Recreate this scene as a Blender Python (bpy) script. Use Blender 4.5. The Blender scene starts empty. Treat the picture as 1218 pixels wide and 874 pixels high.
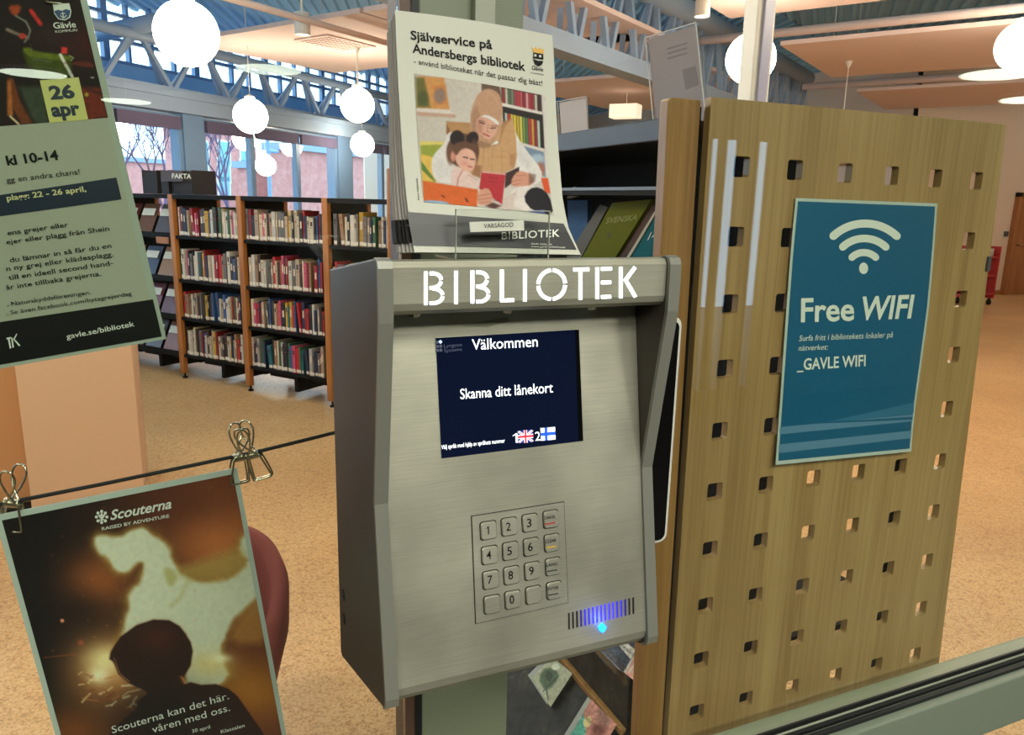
import bpy, math, random
import numpy as np
from math import sin, cos, radians, pi, atan, sqrt
from mathutils import Matrix, Vector
random.seed(7); RNG = np.random.RandomState(5)
sc = bpy.context.scene; COL = sc.collection

# ---------------------------------------------------------------- camera
F = 900.0; CX, CY = 609.0, 437.0
PITCH = atan(198/900.); ROLL = atan(.023); YAW = radians(23.8)
CAM = np.array([0, -.84, 1.6])
FW = np.array([sin(YAW)*cos(PITCH), cos(YAW)*cos(PITCH), -sin(PITCH)])
_r = np.array([cos(YAW), -sin(YAW), 0]); _u = np.cross(_r, FW)
RT = _r*cos(ROLL)+_u*sin(ROLL); UP = -_r*sin(ROLL)+_u*cos(ROLL)
cd = bpy.data.cameras.new('camera'); cam = bpy.data.objects.new('camera', cd); COL.objects.link(cam)
cd.sensor_width = 36; cd.lens = F/1218*36; cd.clip_start = .02; cd.clip_end = 300
m = Matrix.Identity(4)
for i in range(3):
    m[i][0] = RT[i]; m[i][1] = UP[i]; m[i][2] = -FW[i]; m[i][3] = CAM[i]
cam.matrix_world = m; sc.camera = cam

# ---------------------------------------------------------------- world, exposure, lights
sc.view_settings.view_transform = 'Standard'; sc.view_settings.look = 'None'
sc.view_settings.exposure = 0.0; sc.view_settings.gamma = 1.0
try: sc.view_settings.use_curve_mapping = False
except Exception: pass
sc.cycles.use_denoising = True
sc.cycles.max_bounces = 8; sc.cycles.diffuse_bounces = 4; sc.cycles.glossy_bounces = 4
sc.cycles.transparent_max_bounces = 24; sc.cycles.transmission_bounces = 6
sc.cycles.sample_clamp_indirect = 4.0
sc.cycles.caustics_reflective = False; sc.cycles.caustics_refractive = False
w = bpy.data.worlds.new('world'); sc.world = w; w.use_nodes = True
bg = w.node_tree.nodes['Background']; bg.inputs[0].default_value = (.50, .74, 1, 1); bg.inputs[1].default_value = 5

def area_lamp(name, loc, sx, sy, power, color, rotz=0, aim=None):
    l = bpy.data.lights.new(name, 'AREA'); l.shape = 'RECTANGLE'; l.size = sx; l.size_y = sy
    l.energy = power; l.color = color
    o = bpy.data.objects.new(name, l); COL.objects.link(o); o.location = loc; o.rotation_euler = (0, 0, rotz)
    if aim is not None:
        o.rotation_euler = (Vector(aim)-Vector(loc)).to_track_quat('-Z', 'Y').to_euler()
    return o
WARM = (1, .74, .52)
# fill lights added under the lobby ceiling, without fixtures; the library is lit by its opal globes (built below, some added out of view) and by daylight
for (x, y) in [(-1.9, -1.7), (.5, -1.7), (2.9, -1.7), (-.6, -2.7), (1.6, -2.7)]:
    area_lamp('lobby_ceiling_light', (x, y, 2.66), .6, .6, 42, (1, .99, .87))

# ---------------------------------------------------------------- projection helpers (pixel of the 1218x874 photo -> point on a plane)
def ray(x, y): return FW+RT*(x-CX)/F-UP*(y-CY)/F
def P(x, y, n, c):
    r = ray(x, y); n = np.array(n, float); return CAM+r*((c-n@CAM)/(n@r))
def PY(x, y, c): return P(x, y, (0, 1, 0), c)
def PX(x, y, c): return P(x, y, (1, 0, 0), c)
def PZ(x, y, c): return P(x, y, (0, 0, 1), c)
def proj(p):
    d = np.asarray(p)-CAM; z = d@FW
    return CX+F*(d@RT)/z, CY-F*(d@UP)/z

# ---------------------------------------------------------------- materials
def lin(c):
    c = np.array(c, float)/255.
    return np.where(c <= .04045, c/12.92, ((c+.055)/1.055)**2.4)
def L(r, g, b): return tuple(lin((r, g, b)))+(1,)
MATS = {}
def mat(name, col=(200, 200, 200), rough=.5, metal=0, emit=0, emitcol=None, alpha=1, spec=.5, coat=0):
    if name in MATS: return MATS[name]
    m = bpy.data.materials.new(name); m.use_nodes = True; MATS[name] = m
    b = m.node_tree.nodes['Principled BSDF']
    b.inputs['Base Color'].default_value = L(*col); b.inputs['Roughness'].default_value = rough
    b.inputs['Metallic'].default_value = metal; b.inputs['Specular IOR Level'].default_value = spec
    b.inputs['Coat Weight'].default_value = coat
    if emit:
        b.inputs['Emission Color'].default_value = L(*(emitcol or col)); b.inputs['Emission Strength'].default_value = emit
    b.inputs['Alpha'].default_value = alpha
    return m
def nodes(m): return m.node_tree.nodes, m.node_tree.links, m.node_tree.nodes['Principled BSDF']
def coords(m, scale=(1, 1, 1), kind='Object', rot=(0, 0, 0)):
    n, l, b = nodes(m)
    t = n.new('ShaderNodeTexCoord'); mp = n.new('ShaderNodeMapping'); mp.inputs['Scale'].default_value = scale; mp.inputs['Rotation'].default_value = rot
    l.new(t.outputs[kind], mp.inputs[0]); return mp.outputs[0]
def noise(m, vec, scale, detail=3, rough=.5, dist=0):
    n, l, b = nodes(m); t = n.new('ShaderNodeTexNoise'); t.inputs['Scale'].default_value = scale
    t.inputs['Detail'].default_value = detail; t.inputs['Roughness'].default_value = rough; t.inputs['Distortion'].default_value = dist
    l.new(vec, t.inputs['Vector']); return t.outputs[0]
def ramp(m, fac, stops):
    n, l, b = nodes(m); r = n.new('ShaderNodeValToRGB'); e = r.color_ramp.elements
    while len(e) < len(stops): e.new(.5)
    for i, (p, c) in enumerate(stops): e[i].position = p; e[i].color = L(*c)
    l.new(fac, r.inputs[0]); return r.outputs[0]
def mix(m, a, b_, fac, mode='MULTIPLY'):
    n, l, b = nodes(m); x = n.new('ShaderNodeMix'); x.data_type = 'RGBA'; x.blend_type = mode
    for i, s in ((0, fac), (6, a), (7, b_)):
        if isinstance(s, (int, float)): x.inputs[i].default_value = s
        elif isinstance(s, tuple): x.inputs[i].default_value = s
        else: l.new(s, x.inputs[i])
    return x.outputs[2]
def bump(m, h, strength, dist=.001):
    n, l, b = nodes(m); t = n.new('ShaderNodeBump'); t.inputs['Strength'].default_value = strength; t.inputs['Distance'].default_value = dist
    l.new(h, t.inputs['Height']); l.new(t.outputs[0], b.inputs['Normal'])
def setc(m, out): n, l, b = nodes(m); l.new(out, b.inputs['Base Color'])

def brushed(name, col, rough, metal=1):
    m = mat(name, col, rough, metal); v = coords(m, (6, 400, 400)); h = noise(m, v, 3, 4)
    v2 = coords(m, (1, 1, 1)); h2 = noise(m, v2, 9, 3)
    c = ramp(m, h, [(.3, tuple(int(k*.95) for k in col)), (.7, tuple(min(255, int(k*1.03)) for k in col))])
    c2 = ramp(m, h2, [(.3, (215, 215, 215)), (.7, (255, 255, 255))]); setc(m, mix(m, c, c2, 1.0))
    n, l, b = nodes(m); mr = n.new('ShaderNodeMapRange'); l.new(h2, mr.inputs[0]); mr.inputs[3].default_value = rough-.07; mr.inputs[4].default_value = rough+.1
    l.new(mr.outputs[0], b.inputs['Roughness']); bump(m, h, .15, .0002); return m
M_STEEL = brushed('brushed_steel', (196, 194, 174), .44, .72)
M_SIDE = mat('grey_coated_steel', (62, 55, 47), .5, .2)
M_EDGE = mat('grey_cap', (126, 126, 116), .4, .3)
M_KEY = brushed('key_steel', (196, 194, 176), .42, .7)
M_INK = mat('black_ink', (14, 14, 14), .6, spec=.2)
M_DARK = mat('dark_recess', (12, 12, 13), .6)
M_LET = mat('backlit_letters', (255, 255, 255), .5, emit=2.2, emitcol=(235, 244, 255))
M_GREEN = mat('green_grey_paint', (112, 120, 96), .45)
M_GREEN2 = mat('green_grey_light', (150, 155, 135), .4)
M_RAIL = mat('rail_paint', (122, 132, 116), .4)
M_RUB = mat('rubber_gasket', (14, 15, 15), .55)
M_BLACK = mat('black_paint', (16, 14, 13), .65, spec=.2)
M_BLACKG = mat('black_gloss', (10, 10, 11), .12)
M_NAVY = mat('dark_blue_shelf_metal', (34, 38, 54), .4)
M_WHITE = mat('white_paint', (225, 222, 215), .5)
M_STLBLUE = mat('blue_grey_steel_paint', (150, 170, 196), .45)  # grey truss steel with the blue daylight cast put into its colour
M_FRAME = mat('window_frame_paint', (120, 152, 190), .4)  # bluish tint of the daylight is part of this frame colour
M_PANEL = mat('ceiling_panel', (222, 198, 192), .8)
M_WALL = mat('wall_paint', (228, 205, 186), .8)
M_LOBBY = mat('lobby_wall_paint', (110, 108, 94), .8)
M_DECK = mat('roof_deck_steel', (150, 202, 240), .6)  # the deck's blue is daylight, painted in as base colour
M_BLUEW = mat('blue_grey_wall', (160, 205, 240), .7)  # recess wall, daylight blue and brightness put into the colour
M_CHROME = mat('nickel_wire', (200, 192, 170), .18, 1)
M_STRING = mat('black_cord', (10, 9, 9), .8)
M_PAPER = mat('white_paper', (200, 202, 188), .6)
M_PAPERB = mat('booklet_paper', (188, 189, 174), .55)
M_LAM = mat('laminate_edge', (190, 200, 190), .25)
M_GLOBE = mat('opal_globe', (255, 250, 240), .4, emit=35, emitcol=(255, 234, 212))
M_LAMP = mat('lit_diffuser', (255, 250, 240), .4, emit=4, emitcol=(255, 240, 220))
M_DISC = mat('lobby_disc_diffuser', (255, 255, 245), .4, emit=9, emitcol=(244, 255, 232))
M_WTXT = mat('white_ink', (225, 228, 215), .5)
M_SCRTXT = mat('screen_white', (255, 255, 255), .5, emit=1.1, emitcol=(240, 250, 255))
M_RED = mat('red_paint', (178, 30, 28), .5)
M_CHAIR = mat('dusty_red_fabric', (138, 66, 60), .9)
M_CAB = mat('beige_laminate', (226, 190, 160), .6)
M_BLIND = mat('purple_grey_blind', (100, 92, 122), .8)
def wood(name, a, b_, c, rough=.32, zs=1.1):
    m = mat(name, b_, rough); v = coords(m, (1, 1, .045*zs)); h = noise(m, v, 26, 5, .6, .6)
    v2 = coords(m, (1, 1, .02)); h2 = noise(m, v2, 150, 2, .5)
    v3 = coords(m, (1, .2, .12)); h3 = noise(m, v3, 5, 2, .5, 1.2)
    c1 = ramp(m, h, [(.25, a), (.5, b_), (.75, c)]); c2 = ramp(m, h2, [(.3, (228, 222, 214)), (.6, (255, 255, 255))])
    c3 = ramp(m, h3, [(.35, (228, 222, 214)), (.65, (255, 255, 255))])
    setc(m, mix(m, mix(m, c1, c2, .8), c3, .9)); return m
M_BIRCH = wood('birch_plywood', (172, 136, 86), (184, 148, 98), (194, 160, 108))
M_BIRCH2 = wood('birch_plywood_edge', (140, 98, 52), (168, 122, 68), (186, 140, 84))
M_UPR = wood('orange_wood_upright', (158, 98, 44), (184, 118, 56), (200, 136, 72), .45)
M_DOOR = wood('oak_door', (150, 92, 40), (176, 112, 54), (196, 130, 66), .45)
def floor_mat():
    m = mat('speckled_linoleum', (220, 176, 128), .38)
    v = coords(m, (1, 1, 1)); a = noise(m, v, 110, 4, .65, .8); b2 = noise(m, v, 1.1, 3, .5); g = noise(m, v, 40, 3, .6, 1.5)
    c1 = ramp(m, a, [(.34, (200, 142, 84)), (.47, (244, 194, 134)), (.62, (250, 210, 154))])
    c2 = ramp(m, b2, [(.3, (228, 222, 218)), (.7, (255, 255, 255))]); c3 = ramp(m, g, [(.36, (214, 200, 188)), (.5, (255, 255, 255))])
    setc(m, mix(m, mix(m, c1, c2, 1.0), c3, .8)); return m
M_FLOOR = floor_mat()
def brick_mat(name, a, b_):
    m = mat(name, a, .9); v = coords(m, (1, 1, 1)); h = noise(m, v, 3.5, 4, .6); setc(m, ramp(m, h, [(.3, a), (.7, b_)])); return m
M_BRICK = brick_mat('pink_brick', (196, 128, 120), (216, 152, 140))
M_BRICK2 = brick_mat('rust_brick', (190, 120, 110), (210, 150, 138))
def marble():
    m = mat('dark_speckled_laminate', (46, 42, 36), .5, spec=.2); v = coords(m, (1, 1, 1)); h = noise(m, v, 30, 4, .6, .5)
    setc(m, ramp(m, h, [(.35, (24, 22, 19)), (.6, (50, 45, 38)), (.8, (84, 78, 66))])); return m
M_MARB = marble()
def glass_mat(name, tint, ior=1.45, rough=0):
    m = bpy.data.materials.new(name); m.use_nodes = True; n = m.node_tree.nodes; l = m.node_tree.links
    n.remove(n['Principled BSDF']); o = n['Material Output']
    f = n.new('ShaderNodeMath'); f.operation = 'MULTIPLY_ADD'; lw = n.new('ShaderNodeLayerWeight'); pw = n.new('ShaderNodeMath'); pw.operation = 'POWER'
    l.new(lw.outputs['Facing'], pw.inputs[0]); pw.inputs[1].default_value = 4.2; f0 = ((ior-1)/(ior+1))**2
    l.new(pw.outputs[0], f.inputs[0]); f.inputs[1].default_value = 1-f0; f.inputs[2].default_value = f0
    t = n.new('ShaderNodeBsdfTransparent'); t.inputs[0].default_value = tint
    g = n.new('ShaderNodeBsdfGlossy'); g.inputs['Roughness'].default_value = rough; g.inputs[0].default_value = (1, 1, 1, 1)
    x = n.new('ShaderNodeMixShader'); l.new(f.outputs[0], x.inputs[0]); l.new(t.outputs[0], x.inputs[1]); l.new(g.outputs[0], x.inputs[2])
    l.new(x.outputs[0], o.inputs[0]); return m
M_GLASS = glass_mat('partition_glass', (.95, .985, .955, 1), 1.5)
M_PANE = glass_mat('window_glass', (.96, .98, 1, 1), 1.3)
M_ACR = glass_mat('clear_acrylic', (.93, .94, .93, 1), 1.22)
def objcol(name, rough=.5):
    m = mat(name, (200, 200, 200), rough); n, l, b = nodes(m); i = n.new('ShaderNodeObjectInfo'); l.new(i.outputs['Color'], b.inputs['Base Color']); return m
M_BOOK = objcol('book_cover')
M_PAGES = mat('book_pages', (215, 200, 170), .8)
M_STICK = mat('spine_sticker', (225, 215, 200), .6)
M_BAND = mat('spine_band', (60, 48, 46), .6)
def print_mat(name='printed_picture', rough=.6):
    m = mat(name, (200, 200, 200), rough, spec=.2); n, l, b = nodes(m); a = n.new('ShaderNodeVertexColor'); a.layer_name = 'ink'; l.new(a.outputs[0], b.inputs['Base Color']); return m
M_PRINT = print_mat()

# ---------------------------------------------------------------- mesh builder
ORI = {}
def tag(o, label=None, cat=None, group=None, kind=None):
    if label: o['label'] = label
    if cat: o['category'] = cat
    if group: o['group'] = group
    if kind: o['kind'] = kind
    return o
def empty(name, loc, label=None, cat=None, group=None, rotz=0):
    o = bpy.data.objects.new(name, None); COL.objects.link(o); o.location = loc; o.rotation_euler = (0, 0, rotz); o.empty_display_size = .05
    ORI[o] = Matrix.Translation(Vector(loc)) @ Matrix.Rotation(rotz, 4, 'Z'); return tag(o, label, cat, group)
class MB:
    def __init__(s): s.v = []; s.f = []; s.m = []; s.cur = 0
    def add(s, vs, fs):
        b = len(s.v); s.v += [tuple(float(k) for k in p) for p in vs]
        for f in fs: s.f.append(tuple(b+i for i in f)); s.m.append(s.cur)
        return s
    def hexa(s, p):   # 8 points: bottom 4 ccw, top 4 ccw
        return s.add(p, [(0, 3, 2, 1), (4, 5, 6, 7), (0, 1, 5, 4), (1, 2, 6, 5), (2, 3, 7, 6), (3, 0, 4, 7)])
    def box(s, x0, x1, y0, y1, z0, z1, T=None):
        p = [(x0, y0, z0), (x1, y0, z0), (x1, y1, z0), (x0, y1, z0), (x0, y0, z1), (x1, y0, z1), (x1, y1, z1), (x0, y1, z1)]
        if T is not None: p = [T(q) for q in p]
        return s.hexa(p)
    def bar(s, a, b, w, h, up=(0, 0, 1)):
        a = np.array(a, float); b = np.array(b, float); d = b-a; d /= np.linalg.norm(d); up = np.array(up, float)
        sd = np.cross(d, up); sd /= np.linalg.norm(sd); u2 = np.cross(sd, d)
        q = []
        for e in (a, b): q.append([e-sd*w/2-u2*h/2, e+sd*w/2-u2*h/2, e+sd*w/2+u2*h/2, e-sd*w/2+u2*h/2])
        return s.hexa(q[0]+q[1])
    def tube(s, pts, r, n=8, closed=False, caps=True):
        pts = [np.array(p, float) for p in pts]; N = len(pts); rr = r if hasattr(r, '__len__') else [r]*N
        vs = []; prev = None
        for i, p in enumerate(pts):
            a = pts[(i-1) % N] if (i > 0 or closed) else p; b = pts[(i+1) % N] if (i < N-1 or closed) else p
            d = b-a; d = d/(np.linalg.norm(d)+1e-12)
            if prev is None:
                t = np.array([0, 0, 1.]) if abs(d[2]) < .9 else np.array([1., 0, 0])
            else: t = prev
            u = t-d*(t@d); u /= np.linalg.norm(u); prev = u; w_ = np.cross(d, u)
            for k in range(n):
                an = 2*pi*k/n; vs.append(p+rr[i]*(u*cos(an)+w_*sin(an)))
        fs = []
        for i in range(N if closed else N-1):
            j = (i+1) % N
            for k in range(n): fs.append((i*n+k, i*n+(k+1) % n, j*n+(k+1) % n, j*n+k))
        if caps and not closed: fs += [tuple(range(n))[::-1], tuple((N-1)*n+k for k in range(n))]
        return s.add(vs, fs)
    def sphere(s, c, r, nu=32, nv=18, z0=-1, z1=1):
        vs = []; fs = []
        for j in range(nv+1):
            ph = -pi/2+pi*j/nv
            for i in range(nu): vs.append((c[0]+r*cos(ph)*cos(2*pi*i/nu), c[1]+r*cos(ph)*sin(2*pi*i/nu), c[2]+r*sin(ph)))
        for j in range(nv):
            for i in range(nu): fs.append((j*nu+i, j*nu+(i+1) % nu, (j+1)*nu+(i+1) % nu, (j+1)*nu+i))
        return s.add(vs, fs)
    def prism(s, poly, off):   # 3d polygon extruded by off
        poly = [np.array(p, float) for p in poly]; n = len(poly); off = np.array(off, float)
        return s.add(poly+[p+off for p in poly], [tuple(range(n))[::-1], tuple(range(n, 2*n))]+[(i, (i+1) % n, n+(i+1) % n, n+i) for i in range(n)])
    def lathe(s, c, prof, n=24, axis=2):
        vs = []; fs = []
        for (r, z) in prof:
            for k in range(n): vs.append((c[0]+r*cos(2*pi*k/n), c[1]+r*sin(2*pi*k/n), c[2]+z))
        for j in range(len(prof)-1):
            for k in range(n): fs.append((j*n+k, j*n+(k+1) % n, (j+1)*n+(k+1) % n, (j+1)*n+k))
        return s.add(vs, fs)
    def build(s, name, mats, parent=None, local=False, smooth=False, bevel=0, origin=None, fixn=True):
        me = bpy.data.meshes.new(name); V = np.array(s.v)
        o = bpy.data.objects.new(name, me); COL.objects.link(o)
        if not isinstance(mats, (list, tuple)): mats = [mats]
        if parent is not None:
            o.parent = parent; M = ORI[parent]; ORI[o] = M
            if not local:
                Mi = np.array(M.inverted()); V = V@Mi[:3, :3].T+Mi[:3, 3]
        elif not local:
            c = (V.min(0)+V.max(0))/2; c[2] = V[:, 2].min()
            if origin is not None: c = np.array(origin, float)
            V = V-c; o.location = c; ORI[o] = Matrix.Translation(Vector(c))
        else: ORI[o] = Matrix.Identity(4)
        me.from_pydata(V.tolist(), [], s.f); 
        for mm in mats: me.materials.append(mm)
        if len(mats) > 1: me.polygons.foreach_set('material_index', s.m)
        if fixn:
            import bmesh
            bm = bmesh.new(); bm.from_mesh(me); bmesh.ops.recalc_face_normals(bm, faces=bm.faces); bm.to_mesh(me); bm.free()
        if smooth: me.polygons.foreach_set('use_smooth', [True]*len(me.polygons))
        if bevel:
            b = o.modifiers.new('bevel', 'BEVEL'); b.width = bevel; b.segments = 2; b.limit_method = 'ANGLE'; b.angle_limit = radians(35)
        me.update(); return o
def struct(o): o['kind'] = 'structure'; return o

# ---------------------------------------------------------------- printed surfaces: S(u,v) patches, painted prints, lettering
class Surf:
    """rows: list of (left point, right point) from top to bottom; u left-right 0..1, v top-bottom 0..1; bulge pushes towards the camera side."""
    def __init__(s, rows, bulge=None):
        s.L = np.array([r[0] for r in rows], float); s.R = np.array([r[1] for r in rows], float)
        s.t = np.linspace(0, 1, len(rows)) if len(rows[0]) < 3 else np.array([r[2] for r in rows]); s.bulge = bulge
        n = np.cross(s.R[0]-s.L[0], s.L[-1]-s.L[0]); n /= np.linalg.norm(n)
        if n@(CAM-s.L[0]) < 0: n = -n
        s.n = n
    def __call__(s, u, v, off=0.):
        u = np.asarray(u, float); v = np.asarray(v, float)
        l = np.stack([s._i(v, s.L[:, k]) for k in range(3)], -1); r = np.stack([s._i(v, s.R[:, k]) for k in range(3)], -1)
        p = l+(r-l)*u[..., None]
        h = off+(s.bulge(u, v) if s.bulge else 0)
        return p+s.n*np.asarray(h)[..., None] if np.ndim(h) else p+s.n*h
    def _i(s, v, y):
        if len(s.t) == 2: return y[0]+(y[1]-y[0])*v
        return np.where(v < 0, y[0]+(y[1]-y[0])/(s.t[1]-s.t[0])*v, np.where(v > 1, y[-1]+(y[-1]-y[-2])/(s.t[-1]-s.t[-2])*(v-1), np.interp(v, s.t, y)))
    def inv(s, px, py):
        px = np.asarray(px, float); py = np.asarray(py, float); u = np.full(px.shape, .5); v = np.full(px.shape, .5); e = 1e-3
        for _ in range(7):
            x, y = proj(s(u, v)); xu, yu = proj(s(u+e, v)); xv, yv = proj(s(u, v+e))
            a = (xu-x)/e; b = (xv-x)/e; c = (yu-y)/e; d = (yv-y)/e; dx = px-x; dy = py-y; D = a*d-b*c
            u = u+(d*dx-b*dy)/D; v = v+(-c*dx+a*dy)/D
        return u, v
    def pt(s, px, py, off=0.):
        u, v = s.inv(px, py); return s(u, v, off)
    def sheet(s, name, m, parent, nu=8, nv=12, off=0., thick=.0006, u0=0, u1=1, v0=0, v1=1):
        b = MB(); U, V = np.meshgrid(np.linspace(u0, u1, nu+1), np.linspace(v0, v1, nv+1)); A = s(U, V, off).reshape(-1, 3); B = s(U, V, off-thick).reshape(-1, 3)
        w_ = nu+1; K = len(A); fs = []
        for j in range(nv):
            for i in range(nu):
                a = j*w_+i; fs += [(a, a+1, a+1+w_, a+w_), (K+a+w_, K+a+1+w_, K+a+1, K+a)]
        for i in range(nu): fs += [(i, K+i, K+i+1, i+1), (nv*w_+i+1, K+nv*w_+i+1, K+nv*w_+i, nv*w_+i)]
        for j in range(nv): fs += [(j*w_, (j+1)*w_, K+(j+1)*w_, K+j*w_), (j*w_+nu, K+j*w_+nu, K+(j+1)*w_+nu, (j+1)*w_+nu)]
        b.add(list(A)+list(B), fs); return b.build(name, m, parent, smooth=False)
    def region(s, name, pts, m, parent, off=.0004, sub=0):
        """flat printed patch from photo-pixel polygon (cut into strips so that it follows the sheet)"""
        pts = np.array(pts, float)
        if len(pts) == 4 and sub:
            b = MB(); n = sub; vs = []
            for j in range(n+1):
                for i in range(n+1):
                    a = pts[0]+(pts[1]-pts[0])*i/n; c = pts[3]+(pts[2]-pts[3])*i/n; q = a+(c-a)*j/n; vs.append(q)
            vs = np.array(vs); W = s.pt(vs[:, 0], vs[:, 1], off)
            b.add(W, [(j*(n+1)+i, j*(n+1)+i+1, (j+1)*(n+1)+i+1, (j+1)*(n+1)+i) for j in range(n) for i in range(n)]); return b.build(name, m, parent)
        b = MB(); W = s.pt(pts[:, 0], pts[:, 1], off); b.add(W, [tuple(range(len(pts)))]); return b.build(name, m, parent)

def painted(name, s, corners, ops, parent, res=1.0, off=.0003, gain=1.0, m=None):
    """printed picture: a grid over the photo-pixel quad, each vertex inked by the paint ops"""
    c = np.array(corners, float); w_ = int(max(np.linalg.norm(c[1]-c[0]), np.linalg.norm(c[2]-c[3]))*res); h_ = int(max(np.linalg.norm(c[3]-c[0]), np.linalg.norm(c[2]-c[1]))*res)
    cu, cv = s.inv(c[:, 0], c[:, 1])
    I, J = np.meshgrid(np.linspace(0, 1, w_+1), np.linspace(0, 1, h_+1))
    bl = lambda q: (q[0]*(1-I)+q[1]*I)*(1-J)+(q[3]*(1-I)+q[2]*I)*J
    U = bl(cu); V = bl(cv); W = s(U, V, off); X, Y = proj(W); X = X.ravel(); Y = Y.ravel()
    C = np.zeros((X.size, 3))
    for op in ops: C = op(X, Y, C)
    me = bpy.data.meshes.new(name); o = bpy.data.objects.new(name, me); COL.objects.link(o); o.parent = parent; M = ORI[parent]; ORI[o] = M
    Wv = W.reshape(-1, 3); Mi = np.array(M.inverted()); Wv = Wv@Mi[:3, :3].T+Mi[:3, 3]
    ww = w_+1; a = (np.arange(h_)[:, None]*ww+np.arange(w_)[None, :]).ravel()
    fs = np.stack([a, a+ww, a+ww+1, a+1], 1)
    me.vertices.add(len(Wv)); me.vertices.foreach_set('co', Wv.ravel()); me.loops.add(fs.size); me.loops.foreach_set('vertex_index', fs.ravel())
    me.polygons.add(len(fs)); me.polygons.foreach_set('loop_start', np.arange(0, fs.size, 4)); me.update(calc_edges=True)
    at = me.color_attributes.new('ink', 'FLOAT_COLOR', 'POINT'); rgb = np.clip(lin(np.clip(C, 0, 255))*gain, 0, .95)
    at.data.foreach_set('color', np.concatenate([rgb, np.ones((len(rgb), 1))], 1).ravel().astype(np.float32))
    me.materials.append(m or M_PRINT); return o
def _blend(C, col, a): return C*(1-a[:, None])+np.array(col, float)*a[:, None]
def fill(col): return lambda X, Y, C: C*0+np.array(col, float)
def grad(x0, y0, c0, x1, y1, c1):
    def f(X, Y, C):
        t = np.clip(((X-x0)*(x1-x0)+(Y-y0)*(y1-y0))/((x1-x0)**2+(y1-y0)**2), 0, 1); return np.array(c0, float)*(1-t)[:, None]+np.array(c1, float)*t[:, None]
    return f
def _sd(X, Y, pts):
    d = np.full(X.shape, 1e9); ins = np.zeros(X.shape, bool); n = len(pts)
    for i in range(n):
        x1, y1 = pts[i]; x2, y2 = pts[(i+1) % n]; ex, ey = x2-x1, y2-y1
        t = np.clip(((X-x1)*ex+(Y-y1)*ey)/(ex*ex+ey*ey+1e-9), 0, 1); d = np.minimum(d, np.hypot(X-x1-t*ex, Y-y1-t*ey))
        if y1 != y2: ins ^= ((y1 > Y) != (y2 > Y)) & (X < (x2-x1)*(Y-y1)/(y2-y1)+x1)
    return np.where(ins, -d, d)
def smooth_pts(pts, it=2):
    p = np.array(pts, float)
    for _ in range(it): q = np.roll(p, -1, 0); p = np.stack([p*.75+q*.25, p*.25+q*.75], 1).reshape(-1, 2)
    return p
def poly(pts, col, soft=.7, a=1., sm=0):
    pts = smooth_pts(pts, sm) if sm else np.array(pts, float)
    return lambda X, Y, C: _blend(C, col, a*np.clip(.5-_sd(X, Y, pts)/(2*soft), 0, 1))
def ell(cx, cy, rx, ry, col, soft=.7, a=1., ang=0):
    def f(X, Y, C):
        c, s_ = cos(radians(ang)), sin(radians(ang)); x = (X-cx)*c+(Y-cy)*s_; y = -(X-cx)*s_+(Y-cy)*c
        d = (np.hypot(x/rx, y/ry)-1)*min(rx, ry); return _blend(C, col, a*np.clip(.5-d/(2*soft), 0, 1))
    return f
def blob(cx, cy, rx, ry, col, a=1., ang=0):
    def f(X, Y, C):
        c, s_ = cos(radians(ang)), sin(radians(ang)); x = (X-cx)*c+(Y-cy)*s_; y = -(X-cx)*s_+(Y-cy)*c
        return _blend(C, col, a*np.exp(-(x/rx)**2-(y/ry)**2))
    return f
def line(pts, wd, col, soft=.6, a=1.):
    def f(X, Y, C):
        d = np.full(X.shape, 1e9)
        for (x1, y1), (x2, y2) in zip(pts[:-1], pts[1:]):
            ex, ey = x2-x1, y2-y1; t = np.clip(((X-x1)*ex+(Y-y1)*ey)/(ex*ex+ey*ey+1e-9), 0, 1); d = np.minimum(d, np.hypot(X-x1-t*ex, Y-y1-t*ey))
        return _blend(C, col, a*np.clip(.5-(d-wd/2)/(2*soft), 0, 1))
    return f
def vnoise(X, Y, s, seed=0, oct=3):
    r = np.random.RandomState(seed); tot = 0; amp = 1; nn = 0
    for _ in range(oct):
        g = r.rand(64, 64); x = X/s; y = Y/s; xi = np.floor(x).astype(int); yi = np.floor(y).astype(int); fx = x-xi; fy = y-yi; fx = fx*fx*(3-2*fx); fy = fy*fy*(3-2*fy)
        q = lambda i, j: g[i % 64, j % 64]
        tot = tot+amp*((q(xi, yi)*(1-fx)+q(xi+1, yi)*fx)*(1-fy)+(q(xi, yi+1)*(1-fx)+q(xi+1, yi+1)*fx)*fy); nn += amp; amp *= .5; s = s/2
    return tot/nn
def grain(sc_, amt, seed=0):
    return lambda X, Y, C: C*(1+amt*(vnoise(X, Y, sc_, seed)-.5))[:, None]
def warp(ops, amp, s_, seed=1):
    def f(X, Y, C):
        dx = (vnoise(X, Y, s_, seed)-.5)*2*amp; dy = (vnoise(X, Y, s_, seed+9)-.5)*2*amp
        for op in ops: C = op(X+dx, Y+dy, C)
        return C
    return f

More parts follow.
